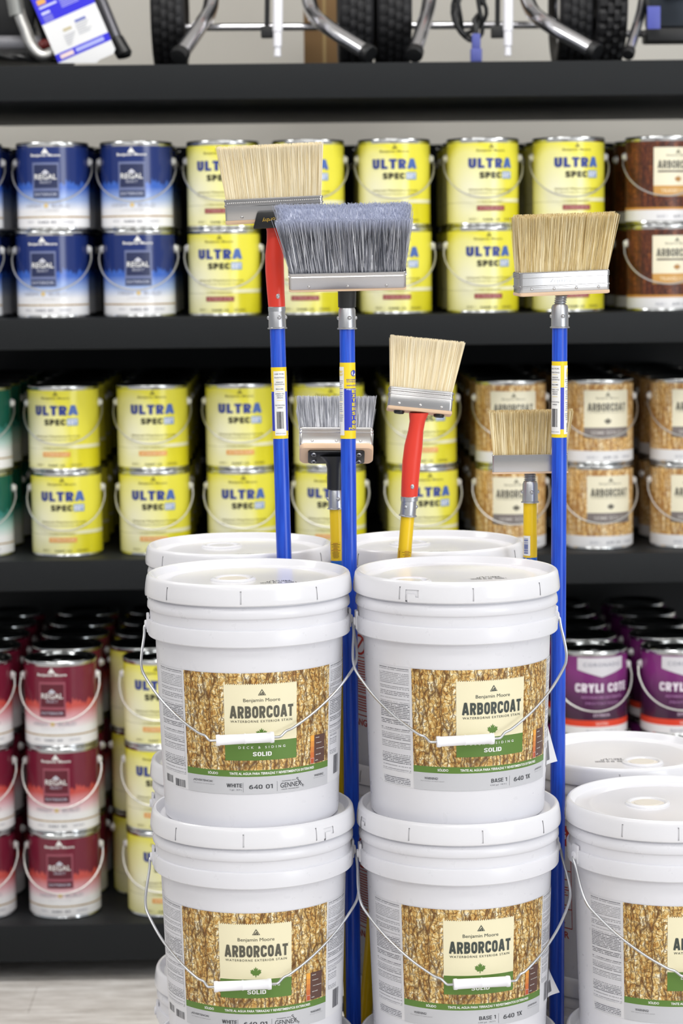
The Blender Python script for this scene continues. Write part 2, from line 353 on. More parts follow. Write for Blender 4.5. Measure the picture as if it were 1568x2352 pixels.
# shelving
Z1, Z2, Z3 = 2.054, 1.492, 0.942; YB = -0.15; Z4 = at(185, 2124, YB).z
SX0, SX1, SD = -1.25, 1.35, 0.92
sh = thing('metal_shelving_unit', (0.0, 0.0, 0.0), 'black steel shelving unit with four deep shelves along the pale wall', 'shelving')
def board(z, h, y0=0.0):
    b = MB(); b.box(SX0 + 0.032, SX1 - 0.032, y0, SD, z - h, z, BLACKS, 0.003); b.build('shelf_board', sh)
for z, h in ((Z1, 0.078), (Z2, 0.07), (Z3, 0.07)): board(z, h)
board(Z4, 0.085, YB)
for x in (SX0, SX1 - 0.03):
    for y in (0.01, SD - 0.05):
        b = MB(); b.box(x, x + 0.03, y, y + 0.04, 0, Z1 + 0.5, BLACKS, 0.003)
        b.build('upright', sh)
b = MB(); b.box(SX0 + 0.032, SX1 - 0.032, SD + 0.001, SD + 0.006, 0.05, Z2 + 0.425, BLACKS); b.build('added_back_panel', sh)  # black sheet added behind the cans so the gaps between them go dark
b = MB(); b.box(SX0 + 0.032, SX1 - 0.032, 0.02, 0.04, 0.0, Z4 - 0.0855, BLACKS); b.build('kick_plate', sh)

# ------------------------------------------------------------------ five gallon pails
PH, SEAT = 0.362, 0.0098
def pail_r(z): return 0.1300 + (0.1393 - 0.1300) * max(0.0, (z - 0.01)) / 0.261
def pfn(u, v, off):
    a = u / 0.1365; r = pail_r(v) + 0.0004 + off; return (r * math.sin(a), -r * math.cos(a), v)
def leaf_pts(cx, cy, h):
    P = [(0, .5), (.07, .30), (.19, .37), (.15, .10), (.32, .27), (.36, .16), (.5, .19), (.43, .02), (.5, -.06), (.26, -.25), (.29, -.33), (.05, -.29), (.02, -.5)]
    P = P + [(-x, y) for x, y in P[::-1]][:-1]
    return [(cx + x * h, cy + y * h) for x, y in P][::-1]
def logo(b, cx, cy, wd, ht, fn, off, m, bg):
    b.poly([(cx - wd / 2, cy - ht / 2), (cx + wd / 2, cy - ht / 2), (cx, cy + ht / 2)], fn, off, m)
    if bg:
        k = 0.72; b.poly([(cx - wd / 2 * k, cy - ht * .41), (cx + wd / 2 * k, cy - ht * .41), (cx, cy + ht * .27)], fn, off + 0.0003, bg)
        b.poly([(cx - wd * .30, cy - ht * .41), (cx - wd * .02, cy - ht * .41), (cx - wd * .02, cy - ht * .30), (cx - wd * .11, cy - ht * .02)], fn, off + 0.0006, m)
        b.poly([(cx + wd * .03, cy - ht * .41), (cx + wd * .30, cy - ht * .41), (cx + wd * .07, cy + ht * .12), (cx - wd * .05, cy - ht * .06), (cx + wd * .03, cy - ht * .26)], fn, off + 0.0006, m)
def barcode(b, u0, u1, v0, v1, fn, off, m, vertical=False, nb=22):
    rr = random.Random(5); x = 0.0; L = (v1 - v0) if vertical else (u1 - u0); st = L / nb
    for i in range(nb):
        wd = st * rr.choice((0.3, 0.45, 0.75)); a = i * st
        if vertical: b.patch(u0, u1, v0 + a, v0 + a + wd, fn, off, m, 5, 1)
        else: b.patch(u0 + a, u0 + a + wd, v0, v1, fn, off, m)
DK = ink(88, 86, 74); DKG = ink(62, 70, 66); CREAM = ink(238, 230, 196); GREEN = ink(92, 128, 52); GREY = ink(196, 197, 202); WHT = ink(246, 246, 244); CH = ink(58, 60, 66)
def pail_label(kind):
    b = MB(); f = pfn; dk = DK if kind == 'white' else DKG
    b.patch(-0.185, 0.185, 0.056, 0.2335, f, 0.0, PAPER, 60, 6)
    b.patch(-0.182, -0.124, 0.078, 0.232, f, 0.0003, PRINT, 12, 6)
    b.patch(0.124, 0.180, 0.130, 0.232, f, 0.0003, PRINT, 12, 4)
    b.patch(0.126, 0.150, 0.098, 0.128, f, 0.0003, PRINT, 5, 2)
    if kind == 'white':
        barcode(b, -0.180, -0.158, 0.060, 0.071, f, 0.0004, ink(90, 90, 96)); barcode(b, -0.150, -0.126, 0.058, 0.069, f, 0.0004, ink(90, 90, 96))
    else: b.patch(-0.180, -0.126, 0.058, 0.070, f, 0.0003, PRINT, 10, 1)
    barcode(b, 0.140, 0.160, 0.066, 0.094, f, 0.0004, ink(110, 110, 116), False, 12)
    b.patch(-0.1195, 0.1195, 0.0905, 0.2335, f, 0.0004, BARK, 44, 6)
    b.patch(-0.1195, 0.1195, 0.0816, 0.0911, f, 0.0006, GREEN, 44, 1)
    b.patch(-0.1195, 0.1195, 0.0560, 0.0816, f, 0.0006, GREY, 44, 1)
    # centre plate with the pinked top edge
    b.patch(-0.0535, 0.0535, 0.1344, 0.2165, f, 0.0009, CREAM, 20, 3); b.patch(-0.0535, 0.0535, 0.1058, 0.1344, f, 0.0009, GREEN, 20, 2)
    k = 34; st = 0.107 / k
    for i in range(k): b.poly([(-0.0535 + i * st, 0.2165), (-0.0535 + (i + 1) * st, 0.2165), (-0.0535 + (i + .5) * st, 0.2187)], f, 0.0009, CREAM)
    logo(b, 0.0012, 0.2058, 0.0114, 0.0092, f, 0.0013, dk, CREAM)
    b.text('Benjamin Moore', 0.001, 0.1935, 0.0530, 0.0066, f, 0.0013, dk, 0.0)
    b.text('ARBORCOAT', 0.0012, 0.1768, 0.0930, 0.0176, f, 0.0014, dk, block=0.215)
    b.patch(0.0485, 0.0492, 0.1862, 0.1869, f, 0.0013, dk)
    b.text('WATERBORNE EXTERIOR STAIN', 0.0008, 0.1632, 0.0905, 0.0034, f, 0.0013, dk, 0.006, 0.0, 1.25)
    b.poly(leaf_pts(0.0, 0.1455, 0.0160), f, 0.0013, GREEN)
    b.text('DECK & SIDING', 0.0008, 0.1250, 0.0690, 0.0036, f, 0.0013, WHT, 0.012, 0.0, 1.9)
    b.text('SOLID', 0.0008, 0.1152, 0.0275, 0.0063, f, 0.0013, WHT, block=0.19)
    # opacity chart
    b.patch(0.0862, 0.1095, 0.0925, 0.1335, f, 0.0009, ink(92, 64, 56), 4, 1)
    for i, (c, t) in enumerate(zip(((190, 84, 46), (206, 112, 56), (214, 132, 62), (226, 150, 66), (240, 170, 66)), ('solid', 'semi solid', 'semi transparent', 'transparent', 'natural'))):
        b.patch(0.0788, 0.0862, 0.0920 + i * 0.0084, 0.0920 + (i + 1) * 0.0084, f, 0.0009, ink(*c), 2, 1)
        b.text(t, 0.0872 + 0.00105 * len(t) / 1.4, 0.0962 + i * 0.0084, 0.0015 * len(t) / 1.4, 0.0017, f, 0.0013, WHT, 0.01)
    for (u0, u1, v0, v1) in ((.0790, .0860, .0921, .0924), (.0790, .0860, .0999, .1002), (.0790, .0793, .0921, .1002), (.0857, .0860, .0921, .1002)): b.patch(u0, u1, v0, v1, f, 0.0013, WHT)
    b.text('SÓLIDO', -0.0735, 0.0868, 0.0160, 0.0046, f, 0.0010, WHT, 0.025)
    b.text('TINTE AL AGUA PARA TERRAZAS Y REVESTIMIENTOS EXTERIORES', 0.0190, 0.0864, 0.1340, 0.0037, f, 0.0010, WHT, 0.025)
    if kind == 'white': L, Rr = '¡ADVERTENCIA!', 'WARNING!'
    else: L, Rr = 'WARNING!', '¡ADVERTENCIA!'
    b.text(L, -0.0915, 0.0735, 0.0026 * len(L), 0.0036, f, 0.0010, CH, 0.006); b.text('See caution on back panel', -0.090, 0.0693, 0.036, 0.0016, f, 0.0010, ink(140, 140, 146))
    b.text(Rr, 0.0975, 0.0735, 0.0026 * min(len(Rr), 9), 0.0034, f, 0.0010, CH, 0.004); b.text('See caution on back panel', 0.0985, 0.0698, 0.026, 0.0014, f, 0.0010, ink(140, 140, 146))
    if kind == 'white':
        b.text('WHITE', -0.041, 0.0690, 0.0232, 0.0056, f, 0.0010, CH, block=0.15); b.text('5 gal  18.9 L', -0.0388, 0.0622, 0.0186, 0.0028, f, 0.0010, ink(130, 130, 138))
        b.patch(-0.0281, -0.0277, 0.0590, 0.0735, f, 0.0010, ink(120, 122, 130)); b.patch(0.0226, 0.0230, 0.0590, 0.0735, f, 0.0010, ink(120, 122, 130))
        b.text('640 01', -0.0016, 0.0668, 0.0350, 0.0062, f, 0.0010, CH, block=0.15)
        b.text('GENNEX', 0.0450, 0.0667, 0.0345, 0.0072, f, 0.0010, CH, 0.004); b.text('ENGINEERED WITH', 0.0415, 0.0728, 0.022, 0.0014, f, 0.0010, CH, 0.01, 0, 1.2); b.text('COLOR TECHNOLOGY', 0.0440, 0.0606, 0.029, 0.0014, f, 0.0010, CH, 0.01, 0, 1.2)
        for (cx, cy) in ((0.0555, 0.0745), (0.0655, 0.0628)):
            pts = [(cx + 0.0016 * math.cos(t * PI / 6), cy + 0.0016 * math.sin(t * PI / 6)) for t in range(12)]; b.poly(pts, f, 0.0011, CH)
            b.poly([(cx + 0.0009 * math.cos(t * PI / 6), cy + 0.0009 * math.sin(t * PI / 6)) for t in range(12)], f, 0.0014, GREY)
        b.poly([(0.0556, 0.0731), (0.0564, 0.0735), (0.0650, 0.0640), (0.0643, 0.0635)], f, 0.0012, CH)
    else:
        b.text('BASE 1', 0.0120, 0.0690, 0.0262, 0.0056, f, 0.0010, CH, block=0.15); b.text('4.84 gal  18.3 L', 0.0112, 0.0622, 0.0280, 0.0026, f, 0.0010, ink(130, 130, 138))
        b.patch(0.0296, 0.0300, 0.0590, 0.0735, f, 0.0010, ink(120, 122, 130)); b.text('640 1X', 0.0555, 0.0668, 0.0350, 0.0064, f, 0.0010, CH, block=0.15)
    return b.mesh('label')
def warning_label():
    "plain red warning print on the pails of the second row"
    b = MB(); f = pfn; r_ = ink(186, 54, 46)
    for c in (-R(60) * 0.1365,):
        b.patch(c - 0.042, c + 0.042, 0.225, 0.258, f, 0.0, r_, 12, 1)
        b.text('WARNING', c, 0.242, 0.066, 0.013, f, 0.0004, WHT, 0.03)
        for v in (0.224, 0.182, 0.150, 0.118, 0.086): b.patch(c - 0.042, c + 0.042, v, v + 0.0016, f, 0.0, r_, 12, 1)
        for u in (c - 0.042, c + 0.0408): b.patch(u, u + 0.0012, 0.086, 0.226, f, 0.0, r_, 1, 4)
        pts = [(c + 0.018 * math.cos(t * PI / 10), 0.203 + 0.017 * math.sin(t * PI / 10)) for t in range(20)]
        for i in range(20):
            a, d = pts[i], pts[(i + 1) % 20]; k = lambda p: (c + (p[0] - c) * 0.78, 0.203 + (p[1] - 0.203) * 0.78)
            b.poly([k(a), k(d), d, a][::-1], f, 0.0, r_)
        b.poly([(c - 0.014, 0.192), (c - 0.011, 0.189), (c + 0.014, 0.214), (c + 0.011, 0.217)], f, 0.0003, r_)
        for i in range(20):
            if i % 7 != 6: b.patch(c - 0.036, c + 0.036 - 0.02 * rnd.random(), 0.094 + i * 0.0043, 0.0958 + i * 0.0043, f, 0.0, r_, 8, 1)
        b.text('DANGER', c, 0.075, 0.070, 0.0115, f, 0.0002, r_, 0.02)
    return b.mesh('label')
PAIL = {}
b = MB()
b.lathe([(0.0, 0.009), (0.116, 0.009), (0.118, 0.0), (0.1265, 0.0), (0.1292, 0.003), (0.130, 0.010), (0.1322, 0.07), (0.1345, 0.135), (0.1367, 0.20), (0.1390, 0.2705),
         (0.1490, 0.2715), (0.1500, 0.2728), (0.1505, 0.2940), (0.1497, 0.2956), (0.1468, 0.2962), (0.1466, 0.3085), (0.1470, 0.3110), (0.1492, 0.3122), (0.1502, 0.3138), (0.1500, 0.3200), (0.1480, 0.3262), (0.1455, 0.3290), (0.1450, 0.3500)], PLASTIC, 96)
for s_ in (-1, 1):                                              # moulded ears at the collar
    e = MB(); e.box(-0.010, 0.010, -0.0022, 0.0022, 0.275, 0.303, PLASTIC, 0.002); e.xf(Matrix.Translation((s_ * 0.1496, 0, 0)) @ Matrix.Rotation(R(90), 4, 'Z'))
    b.add(e.v, e.f, PLASTIC)
    e = MB(); e.lathe([(0.0, 0.0), (0.007, 0.0), (0.007, 0.0025), (0.005, 0.0035), (0.0, 0.0035)], PLASTIC, 20); e.xf(Matrix.Translation((s_ * 0.1515, 0, 0.286)) @ Matrix.Rotation(s_ * R(90), 4, 'Y')); b.add(e.v, e.f, PLASTIC)
PAIL['body'] = b.mesh('bucket_body')
def pail_lid(slits, hook, sp):
    b = MB(); angs = [2 * PI * i / 96 for i in range(96)]; cut = set()
    for s_ in slits:
        for d in (-0.45, 0.45): angs.append(R(s_ + d))
    for h in hook:
        for d in (-3.4, -2.2, 2.6, 4.4): angs.append(R(h + d))
    angs = sorted(a % (2 * PI) for a in angs)
    prof = [(0.1475, 0.3335), (0.1512, 0.3312), (0.1529, 0.3325), (0.1534, 0.3350), (0.1532, 0.3395), (0.1528, 0.3440), (0.1520, 0.3500), (0.1513, 0.3535), (0.1506, 0.3575), (0.1490, 0.3605), (0.1468, 0.3619), (0.1445, 0.3615), (0.1425, 0.3595), (0.1400, 0.3540), (0.1378, 0.3518), (0.1355, 0.3514), (0.120, 0.3514), (0.117, 0.3517), (0.112, 0.3517), (0.109, 0.3512), (0.03, 0.3512), (0.0, 0.3512)]
    def skip(i, j):
        a = (angs[j] + ((angs[(j + 1) % len(angs)] - angs[j]) % (2 * PI)) / 2) * 180 / PI
        dd = lambda c: (a - c + 180) % 360 - 180
        if 3 <= i <= 6 and any(abs(dd(s_)) < 0.45 for s_ in slits): return True
        for h in hook:
            q = dd(h)
            if -3.4 < q < -2.2 and 1 <= i <= 5: return True
            if -2.2 < q < 4.4 and i == 5: return True
            if 2.6 < q < 4.4 and i == 4: return True
        return False
    b.lathe(prof, LIDP, angs, skip=skip)
    b.lathe([(0.1475, 0.3335), (0.1519, 0.3345), (0.1519, 0.3395), (0.1516, 0.3440), (0.1508, 0.3500), (0.1495, 0.3535)], LIDP, 96)
    top = lambda u, v, off: (u, v, 0.3513 + off)
    rr = random.Random(3); cx, cy, ro = sp[3]                                        # stamped date code, a few rows of small marks
    for k in range(3):
        x = -0.026 + 0.008 * k
        while x < 0.026 - 0.004 * k:
            wd = rr.choice((0.0007, 0.0012, 0.0022)) if k else rr.choice((0.0006, 0.001)); 
            y0_ = (0, 0.014, 0.022)[k]; y1_ = y0_ + (0.010, 0.005, 0.005)[k]; pts = [(x, y0_), (x + wd, y0_), (x + wd, y1_), (x, y1_)]
            if rr.random() < 0.8: b.poly([(cx + p * math.cos(ro) - q * math.sin(ro), cy + p * math.sin(ro) + q * math.cos(ro)) for p, q in pts], top, 0.0002, ink(70, 72, 78))
            x += wd + 0.0011
    me = b.mesh('lid')
    s = MB(); s.lathe([(0.034, 0.0), (0.033, 0.0022), (0.030, 0.0036), (0.027, 0.0030), (0.0255, 0.0008), (0.0252, 0.0002)], LIDP, 40)
    s.lathe([(0.0252, 0.0003), (0.021, 0.0004), (0.0195, 0.0022), (0.018, 0.0022), (0.0, 0.0018)], SPOUT if sp[2] else LIDP, 40)
    s.xf(Matrix.Translation((sp[0], sp[1], 0.3513)))
    return me, s.mesh('spout')
def pail_bail(drop=0.150, out=0.150, tilt=0.0, sh=0.0):
    b = MB(); q = [(-0.1518, 0.0), (-0.1548, 0.02), (-0.1553, 0.10), (-0.1580, 0.25), (-0.1575, 0.36), (-0.151, 0.45), (-0.128, 0.63), (-0.098, 0.80), (-0.069, 0.925), (-0.058, 0.955), (-0.051, 0.995), (-0.046, 1.0)]
    up = Vector((0, -out, -drop)); e = Vector((0, 0, 0.286))
    def P(x, v): return e + Vector((x + sh * min(v, 1.0) ** 1.5, 0, tilt * x / 0.05 * min(v, 1.0) ** 3)) + up * v
    L = [P(x, v) for x, v in q]; Rr = [P(-x, v) for x, v in q[::-1]]
    pts = spline(L, 5) + spline(Rr, 5)
    b.tube(pts, 0.00205, WIRE, 8)
    wire = b.mesh('bail_handle')
    g = MB(); a = P(-0.0415, 1.0); c = P(0.0415, 1.0); d = (c - a)
    prof = [(0.0, 0.0024), (0.0, 0.0078), (0.03, 0.0082), (0.06, 0.0082), (0.075, 0.0074), (0.48, 0.0071), (0.49, 0.0076), (0.51, 0.0076), (0.52, 0.0071), (0.925, 0.0074), (0.94, 0.0082), (0.97, 0.0082), (1.0, 0.0078), (1.0, 0.0024)]
    g.tube([a + d * (0.0001 * i + t * 0.998) for i, (t, r) in enumerate(prof)], [r for t, r in prof], GRIP, 24)
    return wire, g.mesh('grip')
LBL_W, LBL_B, LBL_X = pail_label('white'), pail_label('base'), warning_label()
def flap_mesh(H=0.075, amp=0.022):
    b = MB(); vs = []; uvs = []
    nu, nv = 8, 6
    def f(u, v, off):
        k = (u / 0.026); w_ = v / H; a = (0.168 + u) / 0.1365; r = pail_r(0.06 + v) + 0.0016 + off + amp * k * k * (1 - w_) ** 1.1
        return (r * math.sin(a), -r * math.cos(a), 0.062 + v)
    b.patch(0, 0.026, 0, H, f, 0.0, PAPER, nu, nv); barcode(b, 0.002, 0.016, 0.006, min(0.036, H * .6), f, 0.0004, ink(110, 110, 116), False, 9)
    for i in range(7 if H > 0.07 else 0): b.patch(0.003, 0.014, 0.044 + i * 0.003, 0.0455 + i * 0.003, f, 0.0004, ink(160, 160, 166))
    return b.mesh('loose_label_corner', ang=60)
FLAP = {1: flap_mesh(), 2: flap_mesh(0.040, 0.019)}
def pail(x, y, z, rot, lab, label, group, slits=(), hook=(), spout=(0, 0, 0, (0.04, -0.04, 0.1)), bail=None, bailrot=0.0, flap=False):
    o = thing('paint_pail', (x, y, z), label, 'paint bucket', group)
    put('bucket_body', PAIL['body'], o).rotation_euler.z = bailrot
    lm, sm = pail_lid(slits, hook, spout)
    l = put('lid', lm, o); s = put('spout', sm, l)
    if lab:
        q = put('label', lab, o); q.rotation_euler.z = R(rot)
        if flap: fl = put('loose_label_corner', FLAP[flap], q); fl['label'] = 'peeling white label corner'
    if bail:
        wm, gm = pail_bail(*bail); h = put('bail_handle', wm, o); h.rotation_euler.z = bailrot; g = put('grip', gm, h); g['label'] = 'white plastic grip'
    return o
ZT = 1.16007
ZP = [ZT - PH, ZT - PH - 0.3519, ZT - PH - 2 * 0.3519]           # bases of the upper, middle and bottom pails
PY, BY = -1.80727, -1.80727 + 0.3396
XL, XR, X3, BL, BRX, B3 = -0.0752, 0.2332, 0.5485, -0.0965, 0.2141, 0.5250
GF, GB = 'white five gallon pails stacked in the front row', 'white five gallon pails stacked in the back row'
SL = lambda k, c: [c + i * k for i in range(-4, 5)]
pail(XL, PY, ZP[0], 7.8, LBL_W, 'white bark-label pail marked 640 01 and white, on top of the front stack', GF, [-49, -3, 41, 90, 135, 180, 225, 270], [], (-0.022, -0.012, 1, (0.045, -0.055, 0.12)), (0.1445, 0.151, 0.0012, -0.017), 0.08)
pail(XR, PY, ZP[0], 18, LBL_B, 'white bark-label pail marked 640 1X with peeling label corner, on top of its stack', GF, [-36, 5, 48, 93, 138, 183, 228, 275], [-29], (-0.074, -0.060, 0, (0.045, -0.045, 0.1)), (0.1515, 0.151, 0.0012, -0.011), 0.08, 1)
pail(XL + 0.001, PY, ZP[1], 1.7, LBL_W, 'white bark-label pail holding up the top pail marked 640 01', GF, [-46, -4, 38, 84, 130, 175, 225, 270], [47], (0.02, 0.03, 1, (0.04, 0.05, 0)), (0.1545, 0.151, 0.0003, -0.027), 0.08)
pail(XR + 0.0015, PY, ZP[1], 8.8, LBL_B, 'white bark-label pail directly under the top pail marked 640 1X', GF, [-32, 9, 50, 95, 140, 186, 230, 275], [-72], (0.02, 0.03, 0, (0.04, 0.05, 0)), (0.1580, 0.150, 0.0008, 0.010), 0.08, 2)
pail(XL, PY, ZP[2], 4, LBL_W, 'lowest white pail under the two pails marked 640 01', GF, [-40, 5, 50], [], (0.02, 0.03, 1, (0.04, 0.05, 0)), (0.150, 0.151, 0.0), 0.08)
pail(XR, PY, ZP[2], 12, LBL_B, 'lowest white pail under the two pails marked 640 1X', GF, [-40, 5, 50], [], (0.02, 0.03, 0, (0.04, 0.05, 0)), (0.150, 0.151, 0.0), 0.08)
pail(X3, PY, ZP[1], 14, LBL_B, 'white bark-label pail on top of the shorter stack cut by the photo edge', GF, [-34, -3, 40, 90, 180, 270], [], (-0.028, 0.006, 1, (0.052, -0.012, 0.25)), (0.150, 0.151, 0.0), 0.30)
pail(X3, PY, ZP[2], 14, LBL_B, 'lowest white pail of the shorter front stack', GF, [-34, -3, 40], [], (0.02, 0.03, 1, (0.04, 0.05, 0)), (0.150, 0.151, 0.0), 0.08)
for nm, x, lv, lb in (('behind the pail marked 640 01', BL, (0, 1, 2), None), ('behind the pail marked 640 1X', BRX, (0, 1, 2), LBL_X), ('behind the shorter front stack', B3, (1, 2), LBL_X)):
    for k in lv:
        tier = {0: 'topmost', 1: 'middle' if len(lv) == 3 else 'topmost', 2: 'lowest'}[k]
        pail(x + 0.0005 * k, BY, ZP[k], 0, lb, '%s white pail of the back-row stack %s' % (tier, nm), GB, [-52, -8, 60, 120, 200, 280] if k < 2 else [-30, 20], [], (0.03, -0.055, 1, (-0.02, -0.05, 0)) if x == B3 else (-0.03, 0.04, 0, (0.005, -0.085, 0)), (0.150, 0.151, 0.0) if lb else None, PI + 0.08)
b = MB(); b.box(-0.30, 0.74, PY - 0.19, BY + 0.19, 0.0, ZP[2], BLACKP, 0.004)
tag(b.build('display_platform'), 'low black platform carrying the stacked white pails', 'platform')

# ------------------------------------------------------------------ brushes on extension poles
def head_frame(O, tilt, lean, yaw): return Matrix.Translation(O) @ Matrix.Rotation(R(tilt), 4, 'Y') @ Matrix.Rotation(R(lean), 4, 'X') @ Matrix.Rotation(R(yaw), 4, 'Z')
def bristles(wb, wt, wl, L, dep, m, nh, seed, shift=0.0, flare_d=0.25, round_top=0.0, messy=0.0025, ragged=0.010):
    "hairs between ferrule mouth (width wb, depth dep) and tip (width wt)"
    rr = random.Random(seed); b = MB()
    k = lambda s, t, h: ((s * (wb + (wt - wb) * t)) / 2 + shift * t, 0, 0)
    for i in range(nh):
        s = rr.uniform(-1, 1); d = rr.uniform(-1, 1)
        if rr.random() < 0.55: d = rr.choice((-1, 1)) * rr.uniform(0.86, 1.0)
        if rr.random() < 0.12: s = rr.choice((-1, 1)) * rr.uniform(0.95, 1.0)
        h = L * (1 - round_top * d * d) - abs(rr.gauss(0, ragged)) * L; r = rr.uniform(0.00042, 0.00072)
        jx, jy = rr.gauss(0, messy), rr.gauss(0, messy * 0.7); a0 = rr.uniform(0, PI); vs = []; us = []
        for t, q in ((0.0, 1.0), (0.5, 0.95), (1.0, 0.45)):
            x = s * (wb + (wt - wb) * t) / 2 + shift * t + jx * t; y = d * dep / 2 * (1 + flare_d * t) + jy * t
            for e in range(3): us.append((s, t)); vs.append((x + r * q * math.cos(a0 + e * 2.094), y + r * q * math.sin(a0 + e * 2.094), h * t - 0.004 * (1 - t)))
        b.add(vs, [(3 * i_ + e, 3 * i_ + (e + 1) % 3, 3 * i_ + 3 + (e + 1) % 3, 3 * i_ + 3 + e) for i_ in (0, 1) for e in range(3)] + [(6, 7, 8)], m, us)
    # packed core so the tuft is not see-through
    vs = []; N = 12
    us = []
    for t in (0.0, 0.96):
        for i in range(N):
            for j in (-1, 1):
                us.append((0, t / 0.96)); s = -1 + 2 * i / (N - 1); vs.append((s * (wb + (wt - wb) * t) / 2 * 0.97 + shift * t, j * dep / 2 * 0.86 * (1 + flare_d * t), L * t - 0.003))
    fs = []
    for i in range(N - 1):
        a = 2 * i; c = a + 2 * N
        fs += [(a, a + 2, c + 2, c), (a + 1, c + 1, c + 3, a + 3), (c, c + 2, c + 3, c + 1)]
    fs += [(0, 2 * N, 2 * N + 1, 1), (2 * N - 2, 2 * N - 1, 4 * N - 1, 4 * N - 2)]
    b.add(vs, fs, m, us); return b
def ferrule(wb, dep, h, ridges, beaded, rivets, wr=None):
    b = MB(); prof = [(0.0, 0.0), (0.0006, 0.001)]
    for z in ridges: prof += [(0.0004, z - 0.0016), (0.0016, z - 0.0008), (0.0016, z + 0.0008), (0.0004, z + 0.0016)]
    prof += [(0.0002, h - 0.0012), (0.0008, h - 0.0006), (0.0004, h)]
    prof.sort(key=lambda p: p[1]); rad = 0.004; ring = []
    hx, hy = wb / 2, dep / 2
    for cx, cy, a0 in ((hx - rad, -hy + rad, -90), (hx - rad, hy - rad, 0), (-hx + rad, hy - rad, 90), (-hx + rad, -hy + rad, 180)):
        for i in range(5): a = R(a0 + 22.5 * i); ring.append((cx, cy, math.cos(a), math.sin(a)))
    N = len(ring); vs = [(cx + (rad + o) * c, cy + (rad + o) * s, z) for o, z in prof for cx, cy, c, s in ring]
    b.add(vs, [(i * N + j, i * N + (j + 1) % N, (i + 1) * N + (j + 1) % N, (i + 1) * N + j) for i in range(len(prof) - 1) for j in range(N)], FERR)
    if beaded:
        k = int(wb / 0.003)
        for i in range(k): b.ball((-wb / 2 + 0.004 + i * (wb - 0.008) / (k - 1), -hy - 0.0006, beaded), 0.0014, FERR, 6, 4)
    for i in range(rivets):
        x = -wb / 2 + wb * (i + 0.5) / rivets; b.ball((x, -hy - 0.0002, 0.006), 0.0026, FERR, 10, 6, (1, 0.6, 1))
    return b
def slab(wd, dep, h, rad, m):
    b = MB(); ring = []
    for cx, cy, a0 in ((wd / 2 - rad, -dep / 2 + rad, -90), (wd / 2 - rad, dep / 2 - rad, 0), (-wd / 2 + rad, dep / 2 - rad, 90), (-wd / 2 + rad, -dep / 2 + rad, 180)):
        for i in range(6): a = R(a0 + 18 * i); ring.append((cx + rad * math.cos(a), cy + rad * math.sin(a)))
    N = len(ring); zs = [(0.97, 0.0), (1.0, h * 0.2), (1.0, h * 0.85), (0.985, h)]
    vs = [(x * k, y * k, z) for k, z in zs for x, y in ring]
    b.add(vs, [(i * N + j, i * N + (j + 1) % N, (i + 1) * N + (j + 1) % N, (i + 1) * N + j) for i in range(3) for j in range(N)] + [tuple(range(N))[::-1], tuple(3 * N + j for j in range(N))], m)
    return b
def loft(sections, m, seg=20):
    "oval sections (x, y, z, rx, ry)"
    b = MB(); vs = [(x + rx * math.cos(2 * PI * k / seg), y + ry * math.sin(2 * PI * k / seg), z) for x, y, z, rx, ry in sections for k in range(seg)]; nS = len(sections)
    b.add(vs, [(i * seg + k, (i + 1) * seg + k, (i + 1) * seg + (k + 1) % seg, i * seg + (k + 1) % seg) for i in range(nS - 1) for k in range(seg)] + [tuple(range(seg)), tuple((nS - 1) * seg + k for k in range(seg))[::-1]], m)
    return b
YL = ink(244, 214, 30); BLP = ink(40, 60, 190); WLP = ink(240, 240, 238); TXT = ink(84, 86, 96); TXY = ink(230, 210, 40)
